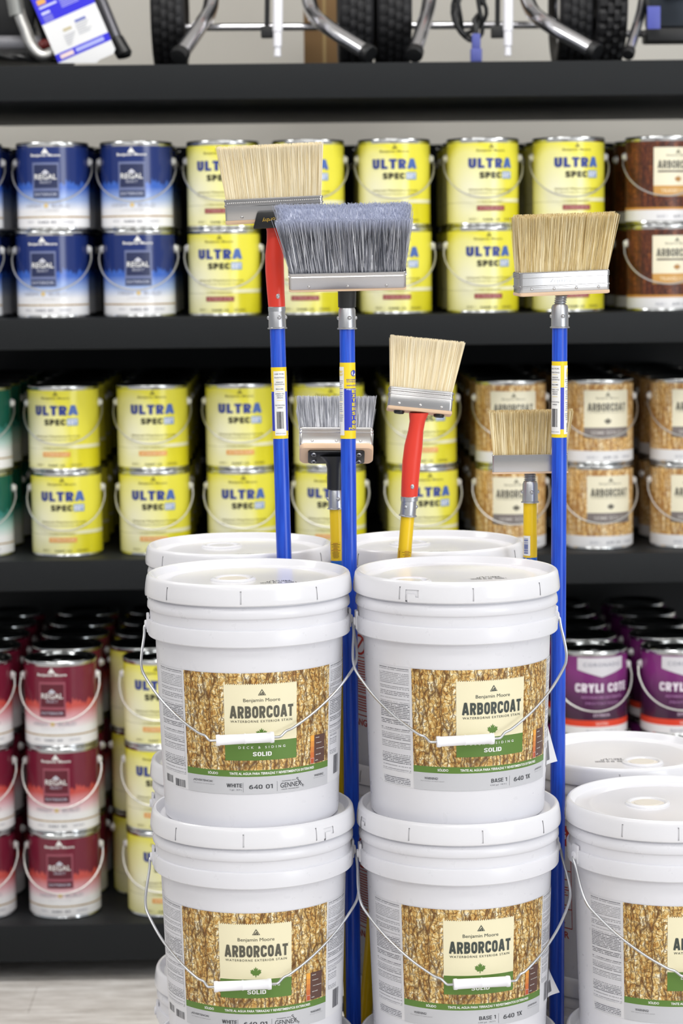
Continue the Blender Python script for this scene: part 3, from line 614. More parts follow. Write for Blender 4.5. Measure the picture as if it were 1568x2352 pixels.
def blue_pole_label(r, H):
    b = MB(); f = lambda u, v, off: ((r + 0.0003 + off) * math.sin(u), -(r + 0.0003 + off) * math.cos(u), v)
    D = R
    b.patch(D(-72), D(288), 0, H, f, 0, YL, 40, 1); b.patch(D(-72), D(72), H * 0.11, H * 0.66, f, 0.0002, BLP, 14, 1); b.patch(D(72), D(288), H * 0.11, H * 0.66, f, 0.0002, BLP, 20, 1)
    for i, ch in enumerate('EXTENSION'): b.text(ch, D(0), H * (0.625 - i * 0.058), D(34), H * 0.046, f, 0.0005, TXY, block=0.22)
    b.text('POLE', D(0), H * 0.135, D(84), H * 0.03, f, 0.0005, TXY, 0.03)
    pts = [(D(0) + D(24) * math.cos(t * PI / 12), H * 0.86 + D(24) * r * math.sin(t * PI / 12)) for t in range(24)]; b.poly(pts, f, 0.0004, BLP)
    b.poly([(p[0] * 0.78, H * 0.86 + (p[1] - H * 0.86) * 0.78) for p in pts], f, 0.0006, WLP); b.text('P', D(3), H * 0.862, D(22), H * 0.062, f, 0.0009, BLP, 0.04)
    for t, v in (('EXTENSION', 0.775), ('COLLAR', 0.75), ('INDUSTRIAL', 0.70), ('Fiberglass', 0.645)): b.text(t, D(0), H * v, D(112), H * 0.017, f, 0.0005, BLP if v > 0.67 else WLP, 0.02)
    b.patch(D(76), D(166), H * 0.045, H * 0.945, f, 0.0003, WLP, 10, 1)                # directions and bar code
    for t, v in (('USE FOR:', 0.905), ('PAINTING', 0.855), ('WINDOW', 0.79), ('CLEANING', 0.762), ('BROOMS', 0.695), ('HARD TO', 0.63), ('REACH', 0.602), ('AREAS', 0.574)): b.text(t, D(121), H * v, D(9.2 * len(t)), H * 0.019, f, 0.0005, TXT, 0.01)
    for v in (0.826, 0.727, 0.66, 0.535): b.patch(D(98), D(144), H * v, H * (v + 0.004), f, 0.0005, YL, 4, 1)
    b.text('REORDER#', D(121), H * 0.468, D(72), H * 0.02, f, 0.0005, TXT, 0.0); b.text('54055', D(121), H * 0.435, D(40), H * 0.016, f, 0.0005, TXT, 0.03)
    barcode(b, D(94), D(146), H * 0.14, H * 0.38, f, 0.0005, ink(60, 60, 66), False, 13); b.text('MADE IN CHINA', D(121), H * 0.075, D(72), H * 0.011, f, 0.0005, TXT, 0.01)
    b.patch(D(194), D(284), H * 0.045, H * 0.945, f, 0.0003, WLP, 10, 1)               # feather panel
    b.poly([(D(216), H * 0.80), (D(222), H * 0.79), (D(232), H * 0.84), (D(236), H * 0.90), (D(228), H * 0.925), (D(219), H * 0.88)], f, 0.0006, YL); b.patch(D(222), D(225), H * 0.76, H * 0.86, f, 0.0008, ink(150, 130, 30))
    b.text('EASY', D(256), H * 0.88, D(38), H * 0.03, f, 0.0005, YL, 0.03); b.text('LIGHT', D(256), H * 0.84, D(42), H * 0.03, f, 0.0005, YL, 0.03)
    rr = random.Random(2)
    for i in range(22):
        if i in (5, 11, 17): b.patch(D(206), D(272), H * (0.76 - i * 0.025), H * (0.764 - i * 0.025), f, 0.0005, YL, 4, 1); continue
        wd = rr.uniform(24, 38); b.patch(D(239 - wd), D(239 + wd), H * (0.755 - i * 0.025), H * (0.765 - i * 0.025), f, 0.0005, ink(150, 152, 164), 5, 1)
    barcode(b, D(222), D(236), H * 0.07, H * 0.2, f, 0.0005, TXT, True, 9)
    return b
def yellow_pole_label(r, H, kind):
    b = MB(); f = lambda u, v, off: ((r + 0.0003 + off) * math.sin(u), -(r + 0.0003 + off) * math.cos(u), v); D = R
    b.patch(D(-180), D(180), 0, H, f, 0, ink(236, 196, 24), 40, 1); b.patch(D(-180), D(180), 0, H * 0.42, f, 0.0002, ink(24, 98, 190), 40, 1)
    if kind == 'bar':
        b.patch(D(-75), D(-5), H * 0.47, H * 0.96, f, 0.0003, WLP, 8, 1); barcode(b, D(-62), D(-22), H * 0.52, H * 0.92, f, 0.0006, ink(80, 100, 170), True, 14)
        pts = [(D(-25) + D(46) * math.cos(t * PI / 12), H * 0.28 + H * 0.14 * math.sin(t * PI / 12)) for t in range(24)]; b.poly(pts, f, 0.0004, ink(240, 206, 40))
    else:
        br = ink(120, 70, 30); b.patch(D(-58), D(-52), H * 0.62, H * 0.95, f, 0.0003, ink(150, 50, 30))
        rr = random.Random(8)
        for i in range(13):
            wd = rr.uniform(14, 40); b.patch(D(10 - wd), D(12 + wd), H * (0.94 - i * 0.036), H * (0.954 - i * 0.036), f, 0.0003, ink(160, 60, 30) if i in (0, 4, 6) else br, 4, 1)
    return b
def pole_brush(label, P_top, P_bot, r, yellow, Ztop, neck, O, fr, dims, bm, kind, lab, seed, extra=None):
    """P_top, P_bot: points on the pole's axis; neck: z where the aluminium ferrule starts; O: centre of the brush block's underside."""
    base = P_bot; root = thing('brush_on_extension_pole', base, label, 'brush', 'wide brushes on extension poles among the pails')
    d = (P_top - P_bot).normalized(); q = Vector((0, 0, 1)).rotation_difference(d).to_matrix().to_4x4(); inv = Matrix.Translation(-base)
    onz = lambda z: P_bot + d * ((z - P_bot.z) / d.z)
    L = (onz(Ztop) - P_bot).length; pm = YEL if yellow else BLUE
    b = MB(); b.lathe([(0, 0), (r * .9, 0), (r, 0.002), (r, L - 0.004), (r * 0.9, L), (0, L)], pm, 28); b.xf(q); b.build('pole', root)
    # aluminium ferrule with rolled rim and rivets
    N0 = (onz(neck) - P_bot).length; b = MB(); R1 = r + 0.0018; H1 = dims['alu']
    b.lathe([(r, N0), (R1 + 0.0016, N0 + 0.0005), (R1 + 0.0018, N0 + 0.002), (R1, N0 + 0.003), (R1 - 0.0005, N0 + H1 - 0.004), (R1 - 0.0022, N0 + H1), (0.003, N0 + H1)], ALU, 28)
    for a in dims.get('riv', (15, -90, 90)): b.ball(((R1 - .001) * math.sin(R(a)), -(R1 - .001) * math.cos(R(a)), N0 + H1 * 0.52), 0.0034, ALU, 10, 6)
    b.xf(q); b.build('metal_ferrule', root)
    top = P_bot + d * (N0 + H1)                                            # where the handle begins
    # label on the pole
    if lab:
        zl, hl, face, knd = lab; a = (onz(zl) - P_bot).length
        b = blue_pole_label(r, hl) if knd == 'blue' else yellow_pole_label(r, hl, knd)
        b.xf(q @ Matrix.Translation((0, 0, a)) @ Matrix.Rotation(R(face), 4, 'Z')); b.build('pole_label', root)
    W = Matrix.Translation(O - base) @ fr; wb, wt, Lb, dep, fh, wh = dims['b']
    # handle between ferrule and block
    t0 = top - base; O0 = O - base; v = O0 - t0
    if kind == 'red':
        S = []
        for t, rx, ry in ((0, .0128, .0128), (.03, .0132, .0130), (.18, .0136, .0134), (.42, .0144, .0130), (.62, .0142, .0125), (.78, .0120, .0112), (.90, .0122, .0112), (.98, .0150, .0125), (1.0, .0155, .0125)):
            p = t0 + v * t; sw = dims.get('sway', 0) * math.sin(PI * t); S.append((p.x + sw, p.y, p.z, rx, ry))
        h = loft(S, RED, 24).build('handle', root)
        p = t0 + v * 0.13; b = MB(); b.ball((p.x + 0.002, p.y - 0.0125, p.z), 0.0032, ALU, 12, 6, (1, 0.5, 1.3)); b.build('screw', h)
        b = MB(); b.lathe([(0.0122, -0.007), (0.0134, -0.0065), (0.0136, 0.0), (0.0125, 0.001)], ALU, 24); b.xf(Matrix.Translation(t0)); b.build('collar_ring', root)
    elif kind == 'black':
        b = MB(); p = lambda t: t0 + v * t
        S = [(*p(0), .0135, .0135), (*p(.3), .0138, .0138), (*p(.62), .0140, .0140), (*p(.8), .0165, .0145), (*p(.92), .022, .0145), (*p(1.0), .029, .0145)]
        b = loft(S, BLACKP, 24); b.build('socket_handle', root)
        if extra == 'plate':
            e = slab(wb * 0.78, dep * 0.82, 0.004, 0.004, BLACKP); e.xf(W @ Matrix.Translation((0, 0, -0.0042))); s_ = e.build('mounting_plate', root)
            for x in (-1, 1):
                for y in (-1, 1):
                    e = MB(); e.lathe([(0, 0), (.0035, 0), (.0042, .001), (.0042, .002)], ALU, 16); e.box(-.0024, .0024, -.0005, .0005, -.0006, 0.0002, BLACKP); e.box(-.0005, .0005, -.0024, .0024, -.0006, 0.0002, BLACKP)
                    e.xf(W @ Matrix.Translation((x * wb * 0.31, y * dep * 0.24, -0.0062))); e.build('screw', s_)
    else:                                                                   # threaded metal tip
        S = []; k = 26
        for i in range(k + 1): p = t0 - v * 0.02 + v * (1.02 * i / k); S.append((p.x, p.y, p.z, *(2 * (0.0088 + 0.0012 * math.sin(i * 2 * PI / 5.2),))))
        loft(S, ALU, 24).build('threaded_tip', root)
    b = slab(wb + 0.002, dep + 0.003, wh, 0.008 if extra == 'plate' else 0.004, WOODB); b.xf(W); b.build('wood_block', root)
    b = ferrule(wb, dep, fh, dims.get('ridges', ()), dims.get('bead'), dims.get('rivets', 3))
    if dims.get('script'):
        t, u, vv, wd, ht, rot = dims['script']; b.text(t, u, vv, wd, ht, lambda a, c, o_: (a, -dep / 2 - 0.0012 - o_, c), 0.0, ALU, 0.0, rot)
    b.xf(W @ Matrix.Translation((0, 0, wh * 0.8))); b.build('brush_ferrule', root)
    b = bristles(wb - 0.004, wt, 0, Lb, dep - 0.005, bm, dims.get('nh', 2600), seed, dims.get('shift', 0), dims.get('fd', 0.2), dims.get('rt', 0.05), dims.get('messy', 0.002))
    b.xf(W @ Matrix.Translation((0, 0, wh * 0.8 + fh))); b.build('bristles', root)
    if kind == 'red' and extra is None:
        for x in (-0.031, 0.031):
            e = MB(); e.lathe([(0, -.004), (.0075, -.004), (.0085, -.002), (.0085, 0.0), (0, 0)], BLACKP, 14, x, 0); e.xf(W); e.build('bolt', root)
    if extra == 'clamp':                                                    # black plastic clamp with gold lettering
        e = MB(); e.box(-0.034, 0.034, -dep / 2 - 0.011, dep / 2 + 0.004, -0.008, 0.0175, BLACKP, 0.003)
        e.v = [(x * (1.0 - 0.24 * (z + 0.008) / 0.0255), y, z) for x, y, z in e.v]
        e.text('Worthy', -0.004, 0.006, 0.030, 0.0075, lambda a, c, o_: (a, -dep / 2 - 0.0112 - o_, c), 0.0004, GOLD, 0.01, PI + 0.1); e.xf(W); e.build('clamp', root)
    return root
def line_pts(px0, py0, px1, py1, Y0, Y1, zb):
    a = at(px0, py0, Y0); c = at(px1, py1, Y1); d = (a - c); return a, c + d * ((zb - c.z) / d.z)
ZB = ZP[2]
I4 = lambda t, l, y: head_frame(Vector((0, 0, 0)), t, l, y)
# cream brush with red handle, on a blue pole
a, c = line_pts(637, 757, 652, 1273, -1.622, -1.631, ZB)
pole_brush('cream-bristled wide brush with red handle on a blue pole, tallest of all', a, c, 0.0117, False, at(637, 740, -1.622).z, at(637, 756, -1.622).z, at(631, 511, -1.620), I4(-2.2, 2, 0),
           dict(alu=0.034, b=(0.1490, 0.1590, 0.0815, 0.030, 0.0335, 0.006), ridges=(0.0235, 0.031), bead=0.0275, rivets=3, nh=3600, fd=0.1, messy=0.0012, shift=-0.002, sway=-0.002), BR_CREAM, 'red', (at(645, 1007, -1.627).z, 0.1105, -121 + 4, 'blue'), 21, 'clamp')
# grey brush with black socket, on a blue pole
a, c = line_pts(797, 757, 812, 2352, -1.660, -1.685, ZB)
pole_brush('dark grey bristled wide brush with black socket on a blue pole', a, c, 0.0117, False, at(797, 740, -1.66).z, at(797, 757, -1.66).z, at(797, 649, -1.668), I4(-0.6, 31, 0),
           dict(alu=0.034, b=(0.1760, 0.1900, 0.094, 0.048, 0.0300, 0.003), ridges=(0.0225,), rivets=3, nh=8000, fd=0.15, rt=0.04, messy=0.004, shift=-0.005), BR_GREY, 'black', (at(800, 1007, -1.664).z, 0.1165, 47, 'blue'), 22)
# tan brush on a blue pole
a, c = line_pts(1285, 757, 1278, 2300, -1.645, -1.645, ZB)
pole_brush('large tan bristled brush on the blue pole nearest the bark-pattern cans', a, c, 0.0117, False, at(1285, 740, -1.645).z, at(1285, 754, -1.645).z, at(1289, 676, -1.645), I4(-0.8, 3, 14),
           dict(alu=0.036, b=(0.1450, 0.1580, 0.0880, 0.032, 0.0320, 0.0055), ridges=(0.010, 0.0245, 0.027, 0.0295), rivets=4, nh=3600, fd=0.1, messy=0.0024, shift=0.007, script=('Osmby', -0.003, 0.0175, 0.042, 0.008, PI)), BR_TAN, 'thread', (at(1284, 1004, -1.645).z, 0.1175, -180 + 15 + 180 - 195 + 15, 'blue'), 23)
# silver brush on a yellow pole, tipped back
a, c = line_pts(772, 1170, 790, 1800, -1.618, -1.634, ZB)
pole_brush('silver-grey bristled brush tipped back on a yellow pole, partly behind a blue pole', a, c, 0.0105, True, at(772, 1150, -1.618).z, at(772, 1170, -1.618).z, at(772, 1047, -1.612), I4(1.0, -42, 0),
           dict(alu=0.032, b=(0.1130, 0.1200, 0.066, 0.038, 0.0340, 0.010), ridges=(0.024, 0.030), rivets=3, nh=2600, fd=0.1, messy=0.002), BR_GREY2, 'black', (at(774, 1318, -1.618).z, 0.052, -28, 'text'), 24, 'plate')
# cream brush with red handle on a yellow pole
a, c = line_pts(936, 1186, 848, 2225, -1.628, -1.606, ZB)
pole_brush('cream-bristled brush with red handle on a yellow pole', a, c, 0.0106, True, at(938, 1165, -1.628).z, at(936.5, 1186, -1.628).z, at(962, 948, -1.634), I4(6.2, -12, 0),
           dict(alu=0.031, riv=(-25, 90), b=(0.0985, 0.1130, 0.0830, 0.028, 0.0310, 0.005), ridges=(0.0205, 0.0290), bead=0.025, rivets=3, nh=2600, fd=0.1, messy=0.001, shift=0.0025, sway=-0.003), BR_CREAM, 'red', (at(930, 1335, -1.624).z, 0.052, 5, 'text'), 25)
# tan brush on a yellow pole
a, c = line_pts(1217, 1155, 1217, 1285, -1.600, -1.600, ZB)
pole_brush('tan bristled brush on a yellow pole, crossed by a blue pole', a, c, 0.0106, True, at(1217, 1135, -1.6).z, at(1217, 1155, -1.6).z, at(1217, 1087, -1.600), I4(-0.4, -3, -6),
           dict(alu=0.034, riv=(8, -90, 90), b=(0.1170, 0.1270, 0.0710, 0.030, 0.0275, 0.0028), ridges=(), rivets=0, nh=2800, fd=0.1, messy=0.0018, shift=0.002), BR_TAN, 'thread', (at(1217, 1318, -1.6).z, 0.0640, 0, 'bar'), 26)

# ------------------------------------------------------------------ gallon cans
CRD, CH_ = 0.0815, 0.1965
def cfn(u, v, off):
    a = u / CRD; r = CRD + 0.0004 + off; return (r * math.sin(a), -r * math.cos(a), v)
b = MB()
b.lathe([(0, 0.003), (0.076, 0.003), (0.078, 0.0), (0.0820, 0.0004), (0.0830, 0.002), (0.0826, 0.0042), (CRD, 0.006), (CRD, 0.186), (0.0822, 0.1880), (0.0832, 0.1895), (0.0832, 0.1935), (0.0822, 0.1955)], STEEL, 56)
CANBODY = b.mesh('can_body')
b = MB()
b.lathe([(0.0822, 0.1955), (0.0812, 0.1966), (0.0800, 0.1962), (0.0790, 0.1940), (0.0765, 0.1925)], STEEL, 56)
b.lathe([(0.0765, 0.1925), (0.0752, 0.1932), (0.0738, 0.1950), (0.0715, 0.1962), (0.0690, 0.1961), (0.0668, 0.1948), (0.0652, 0.1925), (0.0635, 0.1900), (0.061, 0.1893), (0.0, 0.1893)], TINLID, 56)
CANLID = b.mesh('lid')
EARZ = 0.154
def ear_mesh(s_):
    e = MB(); e.lathe([(0, 0.0), (0.0105, 0.0), (0.0105, 0.0015), (0.0085, 0.0035), (0.0075, 0.007), (0.0050, 0.0092), (0, 0.0098)], EARW, 18)
    e.xf(Matrix.Translation((s_ * CRD, 0, EARZ)) @ Matrix.Rotation(s_ * R(90), 4, 'Y')); return e
EARS = [ear_mesh(-1).mesh('ear'), ear_mesh(1).mesh('ear')]
b = MB(); q = []
for i in range(25):
    t = -1 + 2 * i / 24; x = 0.0912 * math.sin(t * PI / 2 * 1.0); v = max(0.0, math.cos(t * PI / 2)) ** 0.8
    q.append((x if abs(t) < 0.98 else math.copysign(0.0885, t), -0.0925 * v, EARZ - 0.088 * v - (0.004 if abs(t) < 0.99 else 0)))
b.tube(q, 0.0018, WHITEWIRE, 6); CANBAIL = b.mesh('bail_handle')
def band(b, m, v0=0.0065, v1=0.1855): b.patch(-PI * CRD, PI * CRD, v0, v1, cfn, 0, m, 56, 1)
def can_label(kind, plain=False):
    b = MB(); f = cfn; Z = lambda q: q * 0.1965
    if kind in ('yellow_orange', 'yellow_red'):
        band(b, YELCAN); nv = ink(38, 58, 140); ol = ink(120, 112, 40)
        if plain: return b.mesh('label')
        logo(b, 0.001, Z(.912), 0.0125, 0.0110, f, 0.0006, ol, YELCAN); b.text('Benjamin Moore', 0, Z(.852), 0.0660, 0.0070, f, 0.0006, ol, 0.01)
        for i, (t, x0) in enumerate((('ULTR', -0.0125), ('A', 0.0412))): b.text(t, x0, Z(.712), (0.0790, 0.0245)[i], 0.0222, f, 0.0008, (nv, ink(70, 104, 178))[i], block=0.25)
        b.text('SPEC', -0.0015, Z(.575), 0.0500, 0.0140, f, 0.0008, ink(50, 48, 30), block=0.25)
        b.patch(0.0265, 0.0520, Z(.535), Z(.618), f, 0.0006, ink(92, 138, 200), 5, 1); b.text('EXT', 0.0392, Z(.576), 0.0205, 0.0115, f, 0.001, WHT, block=0.22)
        b.text('Advanced Waterborne Formula', 0.002, Z(.412), 0.1080, 0.0048, f, 0.0006, ol, 0.01); b.text('Professional Exterior Finish', 0.0, Z(.372), 0.1000, 0.0036, f, 0.0006, ol, 0.0)
        b.text('12 YEAR WARRANTY', -0.001, Z(.270), 0.0600, 0.0042, f, 0.0006, ink(170, 160, 60), 0.01)
        b.patch(-0.0325, 0.0325, Z(.170), Z(.226), f, 0.0006, ink(240, 170, 84) if kind == 'yellow_orange' else ink(148, 40, 44), 10, 1); b.text('EXTERIOR FLAT' if kind == 'yellow_orange' else 'EXTERIOR SATIN', 0, Z(.198), 0.055, 0.0056, f, 0.0009, ink(252, 226, 190) if kind == 'yellow_orange' else ink(222, 170, 166), 0.015)
        b.text('BASE 1', -0.041, Z(.075), 0.0190, 0.0046, f, 0.0006, ol, 0.0); b.text('N447 1X' if kind == 'yellow_orange' else 'N448 1X', 0.001, Z(.070), 0.0390, 0.0056, f, 0.0006, ink(84, 84, 50), 0.012); b.text('GENNEX', 0.046, Z(.072), 0.0280, 0.0056, f, 0.0006, ol, 0.0)
    elif kind in ('blue', 'red', 'green'):
        band(b, {'blue': REGBLUE, 'red': REGRED, 'green': REGGRN}[kind])
        if plain: return b.mesh('label')
        bx = {'blue': ink(34, 44, 84), 'red': ink(98, 24, 42), 'green': ink(8, 70, 62)}[kind]; fr = {'blue': ink(110, 120, 160), 'red': ink(160, 84, 100), 'green': ink(90, 150, 140)}[kind]; gy = ink(170, 172, 184)
        logo(b, 0, Z(.902), 0.0175, 0.0125, f, 0.0006, WHT, None); b.text('Benjamin Moore', 0, Z(.846), 0.0680, 0.0080, f, 0.0006, WHT, 0.02)
        b.patch(-0.0305, 0.0305, Z(.362), Z(.768), f, 0.0005, fr, 10, 1); b.patch(-0.0268, 0.0268, Z(.478), Z(.742), f, 0.0008, bx, 10, 1); b.patch(-0.0285, 0.0285, Z(.366), Z(.446), f, 0.0008, ink(60, 72, 110) if kind == 'blue' else bx, 10, 1)
        b.text('REGAL', 0, Z(.606), 0.0500, 0.0120, f, 0.0011, WHT, 0.012); b.text('SELECT', 0, Z(.545), 0.0270, 0.0058, f, 0.0011, ink(196, 200, 216), 0.0); b.text('EXTERIOR', 0, Z(.406), 0.0500, 0.0062, f, 0.0011, ink(190, 196, 214), 0.01)
        for cx_, cy_, rr_ in ((0, .662, .0042), (-.005, .652, .0026), (.005, .652, .0026)): b.poly([(cx_ + rr_ * math.cos(t * PI / 6), Z(cy_) + rr_ * math.sin(t * PI / 6)) for t in range(12)], f, 0.0011, ink(210, 212, 224))
        b.text('HIGH', -0.031, Z(.276), 0.0360, 0.0078, f, 0.0006, gy, 0.0); b.text('BUILD', 0.033, Z(.276), 0.0400, 0.0078, f, 0.0006, gy, 0.0); b.poly([(0.0050 * math.cos(t * PI / 6), Z(.278) + 0.0050 * math.sin(t * PI / 6)) for t in range(12)], f, 0.0006, ink(226, 200, 140)); b.text('LOW LUSTRE', 0, Z(.222), 0.0520, 0.0034, f, 0.0006, ink(214, 214, 220))
        b.patch(-PI * CRD, PI * CRD, Z(.142), Z(.157), f, 0.0005, ink(172, 138, 72), 56, 1); b.text('LIFETIME WARRANTY', 0, Z(.149), 0.0760, 0.0030, f, 0.0009, ink(240, 226, 190), 0.0)
        b.text('BASE 1', -0.038, Z(.094), 0.0180, 0.0044, f, 0.0006, gy); b.text({'blue': 'N403 4X', 'red': 'N401 4X', 'green': 'N402 1X'}[kind], 0.002, Z(.090), 0.0420, 0.0060, f, 0.0006, ink(110, 114, 128), 0.012); b.text('GENNEX', 0.050, Z(.092), 0.0280, 0.0054, f, 0.0006, gy)
    elif kind in ('honey', 'brown'):
        band(b, BARKCAN if kind == 'honey' else BARKDK); b.patch(-PI * CRD, PI * CRD, 0.0066, Z(.160), f, 0.0004, ink(232, 232, 234), 56, 1)
        if plain: return b.mesh('label')
        lo = ink(126, 118, 116) if kind == 'honey' else ink(206, 156, 84)
        b.patch(-0.0555, 0.0555, Z(.435), Z(.872), f, 0.0007, ink(238, 232, 206), 18, 1); b.patch(-0.0555, 0.0555, Z(.315), Z(.435), f, 0.0007, lo, 18, 1)
        logo(b, 0, Z(.828), 0.0125, 0.0100, f, 0.001, ink(136, 132, 112), None); b.text('Benjamin Moore', 0, Z(.778), 0.0540, 0.0060, f, 0.001, ink(136, 132, 112), 0.005); b.text('ARBORCOAT', 0, Z(.675), 0.0930, 0.0180, f, 0.0012, ink(96, 94, 84), block=0.2)
        if kind == 'brown': b.patch(-0.046, 0.046, Z(.588), Z(.606), f, 0.001, ink(62, 40, 34), 10, 1); b.patch(-PI * CRD, PI * CRD, Z(.160), Z(.188), f, 0.0006, ink(204, 146, 70), 56, 1)
        else: b.text('WATERBORNE EXTERIOR STAIN', 0, Z(.612), 0.0900, 0.0030, f, 0.001, ink(150, 146, 128))
        b.poly(leaf_pts(0, Z(.510), 0.0165), f, 0.001, ink(96, 92, 80) if kind == 'honey' else ink(176, 126, 60)); b.text('SEMI SOLID' if kind == 'honey' else 'TRANSLUCENT', 0, Z(.375), 0.0780, 0.0085, f, 0.001, ink(196, 190, 186) if kind == 'honey' else ink(244, 222, 180), 0.01)
        b.text('BASE 1', -0.036, Z(.085), 0.0230, 0.0056, f, 0.0008, ink(170, 172, 182)); b.text('639 1X', 0.008, Z(.084), 0.0360, 0.0062, f, 0.0008, ink(120, 122, 134), 0.01); b.text('GENNEX', 0.052, Z(.086), 0.0280, 0.0054, f, 0.0008, ink(176, 178, 188))
    else:
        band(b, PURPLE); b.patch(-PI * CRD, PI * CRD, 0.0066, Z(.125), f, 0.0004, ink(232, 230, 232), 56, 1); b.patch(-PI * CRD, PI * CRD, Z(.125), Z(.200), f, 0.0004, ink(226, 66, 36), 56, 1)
        if plain: return b.mesh('label')
        sv = ink(216, 214, 220); k = 12
        for i in range(k):
            u0 = -0.056 + 0.112 * i / k; u1 = u0 + 0.112 / k; g = lambda u: Z(.79 - .085 * (1 - abs(u) / 0.056))
            b.poly([(u0, g(u0)), (u1, g(u1)), (u1, Z(.93)), (u0, Z(.93))], f, 0.0007, sv)
        b.text('CORONADO', 0.002, Z(.850), 0.0880, 0.0086, f, 0.001, ink(138, 140, 156), 0.006, 0, 1.2)
        b.text('CRYLI COTE', 0.004, Z(.580), 0.1300, 0.0200, f, 0.001, ink(240, 230, 242), block=0.22); b.text('ADVANCED EXTERIOR', 0.003, Z(.470), 0.1000, 0.0056, f, 0.001, ink(186, 130, 186), 0.01); b.text('PROTECTION', 0.003, Z(.400), 0.0800, 0.0052, f, 0.001, ink(170, 120, 172), 0.01)
        b.text('EXTERIOR', 0, Z(.262), 0.0380, 0.0060, f, 0.001, ink(214, 190, 212), 0.02); b.text('SATIN', 0, Z(.162), 0.0280, 0.0060, f, 0.001, ink(246, 200, 190), 0.02); b.text('BASE   410 1', 0, Z(.070), 0.0700, 0.0062, f, 0.0008, ink(160, 162, 176), 0.01)
    return b.mesh('label')
KINDS_ = ('yellow_orange', 'yellow_red', 'blue', 'red', 'green', 'honey', 'brown', 'purple')
LABM = {k: can_label(k) for k in KINDS_}; LABP = {k: can_label(k, True) for k in KINDS_}
def merged(kind):
    "body, print, lid and ears of a can that shows only a sliver"
    b = MB()
    for me in (CANBODY, CANLID, EARS[0], EARS[1], LABP[kind]):
        for p in me.polygons:
            vs = [me.vertices[i].co[:] for i in p.vertices]; us = [me.uv_layers[0].data[l].uv[:] for l in p.loop_indices]
            b.add(vs, [tuple(range(len(vs)))], me.materials[p.material_index], us)
    me = b.mesh('paint_can'); bm = bmesh.new(); bm.from_mesh(me); bmesh.ops.remove_doubles(bm, verts=bm.verts[:], dist=1e-5); bm.to_mesh(me); bm.free(); return me
PLAIN = {}
NAME = {'yellow_orange': 'yellow', 'yellow_red': 'yellow', 'blue': 'navy-to-white', 'red': 'maroon-to-white', 'green': 'green-to-white', 'honey': 'honey bark-print', 'brown': 'dark brown bark-print', 'purple': 'purple'}
PROTO = {}
def can(kind, x, y, z, rot, label, group, full=True):
    if not full:
        if kind not in PLAIN: PLAIN[kind] = merged(kind)
        o = put('paint_can', PLAIN[kind]); o.location = (x, y, z); o.rotation_euler.z = R(rot); return tag(o, label, 'paint can', group)
    if kind not in PROTO:
        o = thing('paint_can', (x, y, z)); put('can_body', CANBODY, o); put('label', LABM[kind], o); put('lid', CANLID, o); put('bail_handle', CANBAIL, o)
        for e in EARS: put('ear', e, o)
        PROTO[kind] = o
    else:
        src = PROTO[kind]; o = src.copy(); COL.objects.link(o); o.location = (x, y, z)
        for ch in src.children: c_ = ch.copy(); COL.objects.link(c_); c_.parent = o
    for ch in o.children:                                        # the print may sit turned a little against ears and bail
        if ch.name.startswith('label'): ch.rotation_euler.z = R(rot)
    return tag(o, label, 'paint can', group)
CP = 0.1980
ORD = ('front', 'second', 'third', 'fourth', 'fifth', 'sixth')
def column(kind, shelf, zs, pxs, py, rots, where, rows, rowp, tiers, yf=0.14, stag=0.0, xfix=0.0):
    "one column of stacked cans: pxs are the photo positions of the front row's axes, top to bottom"
    names = {2: ('lower', 'upper'), 3: ('bottom', 'middle', 'top')}[tiers]; nm = NAME[kind]; x0 = None
    for t in range(tiers):
        px = pxs[tiers - 1 - t]; X = at(px, py[tiers - 1 - t], yf).x; rot = rots[tiers - 1 - t]
        for r in range(rows):
            lab = '%s %s can, %s row of the %s shelf, %s' % (names[t], nm, ORD[r], shelf, where)
            can(kind, X + (0 if r == 0 else stag + rnd.uniform(-.0015, .0015)), yf + r * rowp + (rnd.uniform(-.003, .003) if r else 0), zs + 0.0005 + t * (0.2008 if kind == 'purple' else CP), rot if r == 0 else rnd.choice((-1, 1)) * rnd.uniform(9, 20), lab, '%s paint cans on the %s shelf' % (nm, shelf), r == 0)
TY, MY, BYY = (420, 620), (980, 1175), (1610, 1810, 2010)
# top shelf
column('blue', 'top', Z1 * 0 + Z2, (-77, -79), TY, (0, 0), 'third column from the yellow ones', 3, 0.19, 2, 0.105)
column('blue', 'top', Z2, (122, 121), TY, (-6, -10), 'second column from the yellow ones', 3, 0.19, 2, 0.105)
column('blue', 'top', Z2, (314, 320), TY, (-4, 2), 'next to the yellow ones', 3, 0.19, 2, 0.105)
for px, rt, wh in (((512, 515), (-6, -6), 'first column from the navy ones'), ((708, 705), (-4, -4), 'second column from the navy ones'), ((905, 909), (-2, -1), 'third column from the navy ones'), ((1108, 1108), (9, 5), 'second column from the bark-print ones'), ((1305, 1304), (7, 6), 'first column from the bark-print ones')):
    column('yellow_red', 'top', Z2, px, TY, rt, wh, 3, 0.19, 2, 0.105)
column('brown', 'top', Z2, (1518, 1521), TY, (18, 14), 'beside the yellow ones', 3, 0.19, 2, 0.105)
